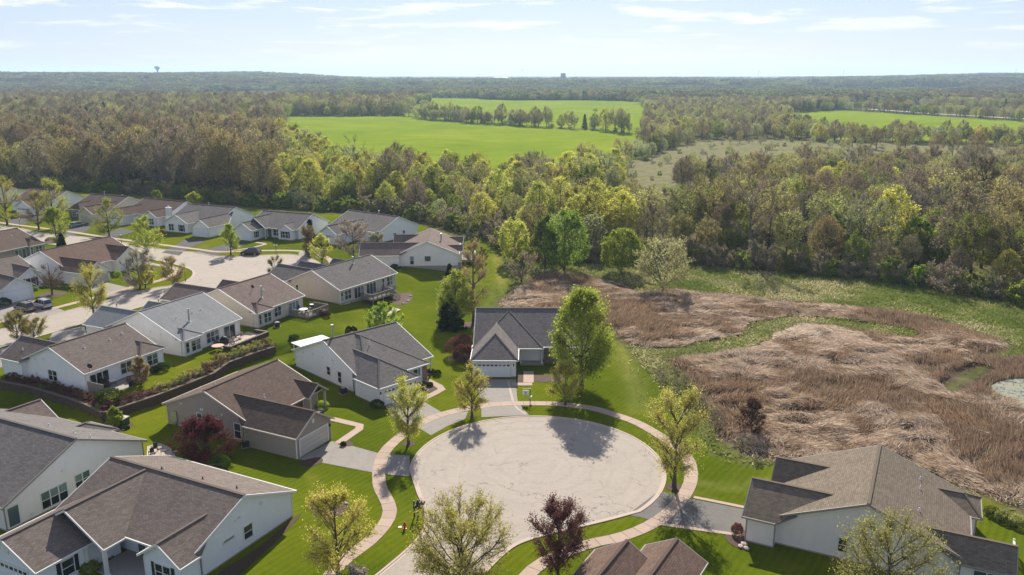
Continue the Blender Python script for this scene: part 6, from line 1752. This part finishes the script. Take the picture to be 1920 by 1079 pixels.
# ------------------------------------------------------------------ decks and patios
def deck(label, cx_, cy_, z, rz, w, d, h, steps=False, top=None):
    e = empty('deck', (cx_, cy_, z), rz, label=label, cat='deck')
    n = int(w / .24)
    b = MB()
    for i in range(n): b.box(-w / 2 + i * w / n + .01, -w / 2 + (i + 1) * w / n - .01, -d / 2, d / 2, h - .04, h)
    b.build('floor_boards', M_deck, e, kind='stuff')
    b = MB(); b.box(-w / 2, w / 2, -d / 2 - .03, -d / 2, h - .3, h - .02); b.box(-w / 2 - .03, -w / 2, -d / 2, d / 2, h - .3, h - .02); b.box(w / 2, w / 2 + .03, -d / 2, d / 2, h - .3, h - .02); b.build('rim_joist', M_deck, e)
    for x, y in ((-w / 2 + .1, -d / 2 + .1), (0, -d / 2 + .1), (w / 2 - .1, -d / 2 + .1)):
        b = MB(); b.box(x - .08, x + .08, y - .08, y + .08, -1.5, h - .05); b.build('post', M_deck, e)
    for (x0, y0, x1, y1) in ((-w / 2, -d / 2, w / 2, -d / 2), (-w / 2, -d / 2, -w / 2, d / 2), (w / 2, -d / 2, w / 2, d / 2)):
        if steps and x0 > 0 and x1 > 0 and x0 == x1: pass
        L = math.hypot(x1 - x0, y1 - y0); k = int(L / .14)
        b = MB(); b.beam((x0, y0, h + .98), (x1, y1, h + .98), .12, .05); b.beam((x0, y0, h + .16), (x1, y1, h + .16), .05, .06); b.build('handrail', top or M_deck, e)
        b = MB()
        for i in range(k + 1):
            x, y = x0 + (x1 - x0) * i / k, y0 + (y1 - y0) * i / k
            q = .06 if i % 9 == 0 else .018
            b.box(x - q, x + q, y - q, y + q, h + .01, h + .95)
        b.build('balusters', M_deck if top is None else top, e, kind='stuff')
    if steps:
        x0 = w / 2 + .7
        n = 11
        for i in range(n):
            b = MB(); z1 = h - (h + 1.3) * (i + 1) / (n + 1); y_ = d / 2 - .4 - i * .30; b.box(w / 2 + .05, w / 2 + 1.2, y_ - .15, y_ + .15, z1 - .05, z1); b.build('step', M_deck, e)
        for x in (w / 2 + .04, w / 2 + 1.2):
            b = MB(); b.beam((x, d / 2 - .2, h), (x, d / 2 - .4 - n * .3, -1.25), .06, .3); b.beam((x, d / 2 - .2, h + .95), (x, d / 2 - .4 - n * .3, -.3), .1, .05)
            for i in range(22):
                f = i / 21; y_ = d / 2 - .2 + (-.2 - n * .3) * f; zz_ = h + (-1.25 - h) * f; b.box(x - .02, x + .02, y_ - .02, y_ + .02, zz_, zz_ + .95)
            b.build('stair_rail', M_deck, e)
    return e
def hp_(h, u, v): c_, q = math.cos(h.th), math.sin(h.th); return h.c[0] + u * c_ - v * q, h.c[1] + u * q + v * c_
x, y = hp_(h12, .2, -8.6); deck('raised timber deck with stairs behind the tan walk-out house', x, y, T, h12.th, 6.0, 3.0, .15, True)
x, y = hp_(h11, 4.9, -9.9); deck('low timber deck with table at the corner of the beige house', x, y, T, h11.th, 5.6, 4.3, .35)
x, y = hp_(h13, 1.2, -9.0); deck('white railed deck behind the pale gabled house', x, y, T - .6, h13.th, 5.5, 3.2, .6, False, M_trim)
def table(px, py, z, lab, r=.6, m=None, h=.74):
    e = empty('patio_table', (*g(px, py, z), z), .4, label=lab, cat='table'); b = MB(); b.cyl((0, 0, h - .04), (0, 0, h), r, n=14); b.build('table_top', m or M_trim, e)
    for a in (0.8, 2.4, 3.9, 5.5): b = MB(); b.cyl((.8 * r * math.cos(a), .8 * r * math.sin(a), 0), (.6 * r * math.cos(a), .6 * r * math.sin(a), h - .04), .025, n=6); b.build('leg', M_dark, e)
def chair(px, py, z, rz, lab, m=None, grp='patio chairs'):
    e = empty('patio_chair', (*g(px, py, z), z), rz, label=lab, cat='chair', group=grp); m = m or M_dark
    b = MB(); b.box(-.25, .25, -.25, .25, .38, .45); b.build('seat', m, e); b = MB(); b.box(-.25, .25, .21, .26, .45, .95); b.build('backrest', m, e)
    for sx in (-.22, .22):
        for sy in (-.22, .22): b = MB(); b.box(sx - .02, sx + .02, sy - .02, sy + .02, 0, .38); b.build('leg', M_dark, e)
zd = T + .35
table(569, 587, zd, 'pale table on the low timber deck', .8)
for q in ((560, 583, .5), (575, 590, 3.2), (583, 582, -1)): chair(q[0], q[1], zd, q[2], 'dark chair on the low timber deck', grp='chairs on the low deck')
table(585, 578, zd, 'small square pale side table at the back of the low deck', .4)
# stone patio behind the light grey roof
x0, y0 = hp_(h10, 3.4, -10.2)
e = empty('patio', (x0, y0, T), h10.th, label='raised stone patio with low wall behind the light grey roofed house', cat='patio')
b = MB(); b.box(-4.2, 4.2, -2.1, 1.9, -.3, .12); b.build('paving', M_stone, e)
for (a0, a1, b0, b1) in ((-4.4, 4.4, -2.4, -2.1), (4.2, 4.5, -2.1, .6), (-4.5, -4.2, -2.1, -1.0)):
    b = MB(); b.box(a0, a1, b0, b1, -.4, .62); b.build('low_wall', M_wallstone, e); b = MB(); b.box(a0 - .06, a1 + .06, b0 - .06, b1 + .06, .62, .70); b.build('coping', M_cap, e)
table(409, 656, T + .12, 'round tan covered table at the left end of the stone patio', .95, mat('tan_cover', (.45, .33, .24), .8), .7)
def grill(px, py, z, lab):
    e = empty('grill', (*g(px, py, z), z), .5, label=lab, cat='grill'); b = MB(); b.box(-.65, .65, -.3, .3, .1, .85); b.build('cabinet', M_dark, e)
    b = MB(); b.lathe([(.55, 0), (.52, .18), (.35, .34), (0, .4)], 12, (0, 0, .85)); b.build('lid', M_black, e)
grill(421, 645, T + .12, 'large black covered grill on the stone patio')
for q in ((440, 643, 1), (446, 637, 2.2), (452, 634, -.5), (433, 649, .2)): chair(q[0], q[1], T + .12, q[2], 'tan cushioned chair on the stone patio', mat('cushion_tan', (.42, .33, .27), .8), 'chairs on the stone patio')
b = MB(); b.lathe([(0, .0), (.45, 0), (.5, .35), (.4, .6), (0, .7)], 12); b.build('covered_firepit', mat('grey_cover', (.14, .14, .14), .8), None, (*g(404, 644, T + .12), T + .12), label='grey covered fire bowl between grill and wall on the stone patio', cat='fire pit')
# small patio behind the taupe roofed house
x0, y0 = hp_(h9, -2.6, -8.2)
e = empty('patio', (x0, y0, T), h9.th, label='small patio with dark screens under the satellite dish house', cat='patio')
b = MB(); b.box(-3.4, 3.6, -1.7, 1.5, -.2, .08); b.build('paving', M_conc, e)
b = MB(); b.box(-3.5, -3.42, -1.7, 1.4, 0, 1.7); b.build('screen', M_deck, e); b = MB(); b.box(.4, 3.6, -1.75, -1.67, .1, .85); b.build('low_screen', M_dark, e)
for u_, v_, m_ in ((1.6, -.3, 'red'), (2.2, .5, 'ochre')): V, F, tt_ = ball(9, .35, .6, 500, .05); link('planter_flowers', npmesh('planter_flowers', V, F, [ML[m_]], attrs={'tint': ('FLOAT', 'POINT', tt_)}), e, (u_, v_, .1))
table(212, 722, T + .1, 'white round table on the small patio', .6)
grill(196, 727, T + .1, 'dark grill beside the patio screens')
# flagstone patio by the big grey house
sheet_poly('flagstone_patio', [tuple(p) for p in G([(276, 838), (300, 832), (322, 842), (330, 858), (290, 868), (275, 862)], 0)], .06, M_stone, kind='structure')
for i, q in enumerate(((292, 846, .3), (306, 852, 2.0), (284, 853, 4))): chair(q[0], q[1], .07, q[2], 'dark chair on the flagstone patio behind the big grey house', grp='chairs on the flagstone patio')
# tiled patch under the tan walk-out deck
sheet_poly('lower_patio', [tuple(p) for p in G([(694, 596), (736, 578), (752, 582), (716, 600)], .1)], .25, M_stone, kind='structure')

# ------------------------------------------------------------------ vehicles
M_tyre = mat('tyre', (.018, .018, .018), .9); M_rim = mat('rim', (.35, .36, .37), .35, .8); M_cg = mat('car_glass', (.012, .015, .018), .05, spec=.9)
M_lr = mat('tail_light_red', (.35, .01, .01), .3); M_lw = mat('head_light', (.6, .62, .64), .2)
def car(px, py, z, rz, paint, label, suv=True, cat='car'):
    x, y = g(px, py, z)
    e = empty('parked_car', (x, y, z + .03), rz, label=label, cat=cat)
    L, Wd_, hb, hr = (4.65, 1.86, .98, 1.70) if suv else (4.7, 1.82, .88, 1.44)
    # cross-sections along x (front = +x): x, half width, z low, z belt
    S_ = [(-L / 2, .78, .42, .86), (-L / 2 + .1, .87, .30, .96), (-L / 2 + .6, .93, .24, 1.0 if suv else .94), (-.6, .93, .22, hb), (.5, .93, .22, hb), (1.05, .92, .24, hb - .02), (1.75, .88, .26, hb - .12), (L / 2 - .12, .80, .32, hb - .26), (L / 2, .68, .42, hb - .38)]
    b = MB(); rings = []
    for sx, hw, zl, zb in S_:
        i = len(b.v)
        b.v += [(sx, -hw * .92, zl), (sx, hw * .92, zl), (sx, hw, zl + .2), (sx, hw, zb - .14), (sx, hw * .9, zb), (sx, -hw * .9, zb), (sx, -hw, zb - .14), (sx, -hw, zl + .2)]
        rings.append(i)
    for a, c in zip(rings, rings[1:]):
        for k in range(8): b.f.append((a + k, a + (k + 1) % 8, c + (k + 1) % 8, c + k)); b.m.append(0)
    b.f.append(tuple(rings[0] + k for k in reversed(range(8)))); b.m.append(0); b.f.append(tuple(rings[-1] + k for k in range(8))); b.m.append(0)
    bo = b.build('body', paint, e)
    for p in bo.data.polygons: p.use_smooth = False
    # greenhouse
    rb_, rf_ = (-L / 2 + .18, .95) if suv else (-L / 2 + .75, .95)
    tb, tf = (-L / 2 + .55, .25) if suv else (-1.15, .1)
    lo = [(rb_, -.8, hb - .02), (rf_ + .35, -.8, hb - .02), (rf_ + .35, .8, hb - .02), (rb_, .8, hb - .02)]
    hi = [(tb, -.64, hr - .05), (tf, -.64, hr - .05), (tf, .64, hr - .05), (tb, .64, hr - .05)]
    b = MB()
    for k in range(4): b.face([lo[k], lo[(k + 1) % 4], hi[(k + 1) % 4], hi[k]])
    b.face(hi); b.build('windows', M_cg, e)
    b = MB(); b.box(tb - .02, tf + .03, -.66, .66, hr - .06, hr)
    for s_ in (-1, 1):
        for xa, xb in ((rb_, tb), (rf_ + .35, tf), (-.25, -.25), (-1.25, -1.2)):
            b.beam((xa, s_ * .81, hb), (xb, s_ * .655, hr - .02), .07, .05)
        b.box(tb + .1, tf - .1, s_ * .56 - .02, s_ * .56 + .02, hr, hr + .05) if suv else None
    b.build('roof', paint, e)
    for sx in (-1.38, 1.42):
        for sy in (-1, 1):
            b = MB(); b.cyl((sx, sy * .70, .34), (sx, sy * .945, .34), .345, n=16); w_ = b.build('wheel', M_tyre, e)
            b = MB(); b.cyl((sx, sy * .90, .34), (sx, sy * .96, .34), .22, n=10); b.build('rim', M_rim, w_)
    for sy in (-1, 1):
        b = MB(); b.box(-L / 2 - .02, -L / 2 + .12, sy * .78 - .12, sy * .78 + .12, .78, 1.0 if suv else .86); b.build('tail_light', M_lr, e)
        b = MB(); b.box(L / 2 - .22, L / 2 - .05, sy * .62 - .13, sy * .62 + .13, .6, .72); b.build('headlight', M_lw, e)
        b = MB(); b.box(.75, .9, sy * .98 - .1, sy * .98 + .1, hb, hb + .13); b.build('wing_mirror', M_dark, e)
    b = MB(); b.box(-L / 2 - .03, -L / 2 + .02, -.26, .26, .55, .67); b.build('number_plate', M_trim, e)
    b = MB(); b.box(-L / 2 - .05, -L / 2 + .2, -.82, .82, .28, .46); b.box(L / 2 - .2, L / 2 + .04, -.7, .7, .28, .44); b.build('bumper', M_dark, e)
def paint(name, c): return mat(name, c, .25, .35, .6)
car(470, 478, T, 3.06, paint('paint_dark_bronze', (.045, .042, .038)), 'dark bronze car parked at the kerb of the upper turning circle')
th22 = h22.th + PI / 2
car(46, 583, T, th22, paint('paint_gold_grey', (.20, .185, .17)), 'grey beige car in the driveway before the pale garage, left of its pair')
car(80, 577, T, th22, paint('paint_silver', (.42, .43, .45)), 'silver car in the same driveway, right of its pair')
car(143, 426, T, h18.th + PI / 2 , paint('paint_grey_blue', (.18, .22, .25)), 'grey sedan in the drive before the beige garage of the far row', False)

# ------------------------------------------------------------------ far structures
def far_xy(px, d): return ((px - CX) / FPX * d, d)
x, y = far_xy(316.5, 4300)
e = empty('water_tower', (x, y, gz(x, y)), 0, label='pale blue water tower on the left skyline ridge', cat='water tower')
M_tow = mat('tower_paint', (.20, .26, .33), .6); k = max(0, 47 - gz(x, y))
b = MB(); b.lathe([(5, 0), (3.6, k * .5), (3.6, k + 12), (10, k + 20)], 16); b.build('pedestal', M_tow, e)
b = MB(); b.lathe([(10, k + 20), (12.5, k + 23), (12.5, k + 30), (9, k + 33), (0, k + 34)], 20); b.build('tank', M_tow, e)
x, y = far_xy(1053, 3600); z_ = gz(x, y)
e = empty('office_tower', (x, y, z_ - 2), 0, label='square dark tower block on the middle skyline with a long low wing', cat='building')
M_tb = mat('tower_block', (.13, .11, .10), .8); zt = height_at(y, 138.5) - z_ + 2
b = MB(); b.box(-10, 10, -10, 10, 0, zt); b.build('tower', M_tb, e); b = MB(); b.box(-10.6, 10.6, -10.6, 10.6, zt, zt + 2); b.build('cornice', mat('tower_cap', (.25, .24, .2), .8), e)
b = MB(); b.box(10, 150, -12, 12, 0, height_at(y, 150.5) - z_ + 2); b.build('low_wing', M_tb, e)
def mast(px, d, top, lab):
    x, y = far_xy(px, d); z_ = gz(x, y); h = height_at(y, top) - z_
    e = empty('mast', (x, y, z_), 0, label=lab, cat='mast')
    b = MB(); b.cyl((0, 0, 0), (0, 0, h), .9, .45, 6); b.build('pole', M_gal, e); b = MB(); b.box(-2.5, 2.5, -1, 1, h - 6, h - 3); b.build('antenna', M_gal, e)
mast(978, 3600, 130, 'thin mast left of the tower block'); mast(1408, 3600, 133, 'short mast on the skyline right of centre'); mast(1562, 3600, 131.5, 'mast on the right skyline'); mast(1875, 3800, 129.5, 'faint mast at the far right skyline')
M_wr = mat('white_metal_roof', (.72, .73, .75), .5); M_barn = mat('barn_wall', (.45, .42, .40), .8)
def barn(px, py, w, d, h, lab, rz=0, name='barn'):
    x, y = g(px, py); z_ = gz(x, y)
    e = empty(name, (x, y, z_), rz, label=lab, cat='barn')
    b = MB(); b.box(-w / 2, w / 2, -d / 2, d / 2, -2, h); b.build('wall', M_barn, e)
    b = MB(); b.face([(-w / 2 - .5, -d / 2 - .5, h), (w / 2 + .5, -d / 2 - .5, h), (w / 2 + .5, 0, h + d * .22), (-w / 2 - .5, 0, h + d * .22)]); b.face([(w / 2 + .5, d / 2 + .5, h), (-w / 2 - .5, d / 2 + .5, h), (-w / 2 - .5, 0, h + d * .22), (w / 2 + .5, 0, h + d * .22)])
    for sx in (-1, 1): b.face([(sx * w / 2, -d / 2, h), (sx * w / 2, d / 2, h), (sx * w / 2, 0, h + d * .22)])
    b.build('roof', M_wr, e)
    b = MB(); b.box(-1.5, 1.5, -d / 2 - .12, -d / 2, 0, h * .7); b.build('door', M_dark, e)
barn(854, 182.5, 13, 14, 4.5, 'left of the two white roofed barns beyond the green fields'); barn(889, 182, 14, 16, 4, 'right of the two white roofed barns beyond the green fields', .2)
barn(1726, 196, 26, 16, 4, 'white roofed farmhouse among trees beyond the distant road', .1); barn(668, 155.5, 55, 40, 8, 'long white shed on the left middle distance'); barn(935, 154.5, 95, 50, 8, 'long white warehouse left of the tower block'); barn(1720, 168, 14, 12, 6, 'small white roof among far trees on the right')
barn(18, 177, 18, 14, 5, 'small pale building at the far left edge'); barn(362, 149, 24, 18, 7, 'white roofed building on the left ridge flank')
print('details', round(time.time() - T0, 1))

# ------------------------------------------------------------------ air
b = MB(); b.box(-9500, 9500, -400, 15500, -14, 135)
hz = bpy.data.materials.new('haze'); hz.use_nodes = True; t = hz.node_tree; t.nodes.clear()
o = N(t, 'ShaderNodeOutputMaterial'); v = N(t, 'ShaderNodeVolumePrincipled')
v.inputs['Color'].default_value = (.58, .78, 1, 1); v.inputs['Density'].default_value = 1.05e-4; v.inputs['Anisotropy'].default_value = .2
t.links.new(v.outputs[0], o.inputs['Volume'])
ho = b.build('haze', hz, kind='stuff', label='thin blue haze over the far country', cat='haze')
print('done', round(time.time() - T0, 1))
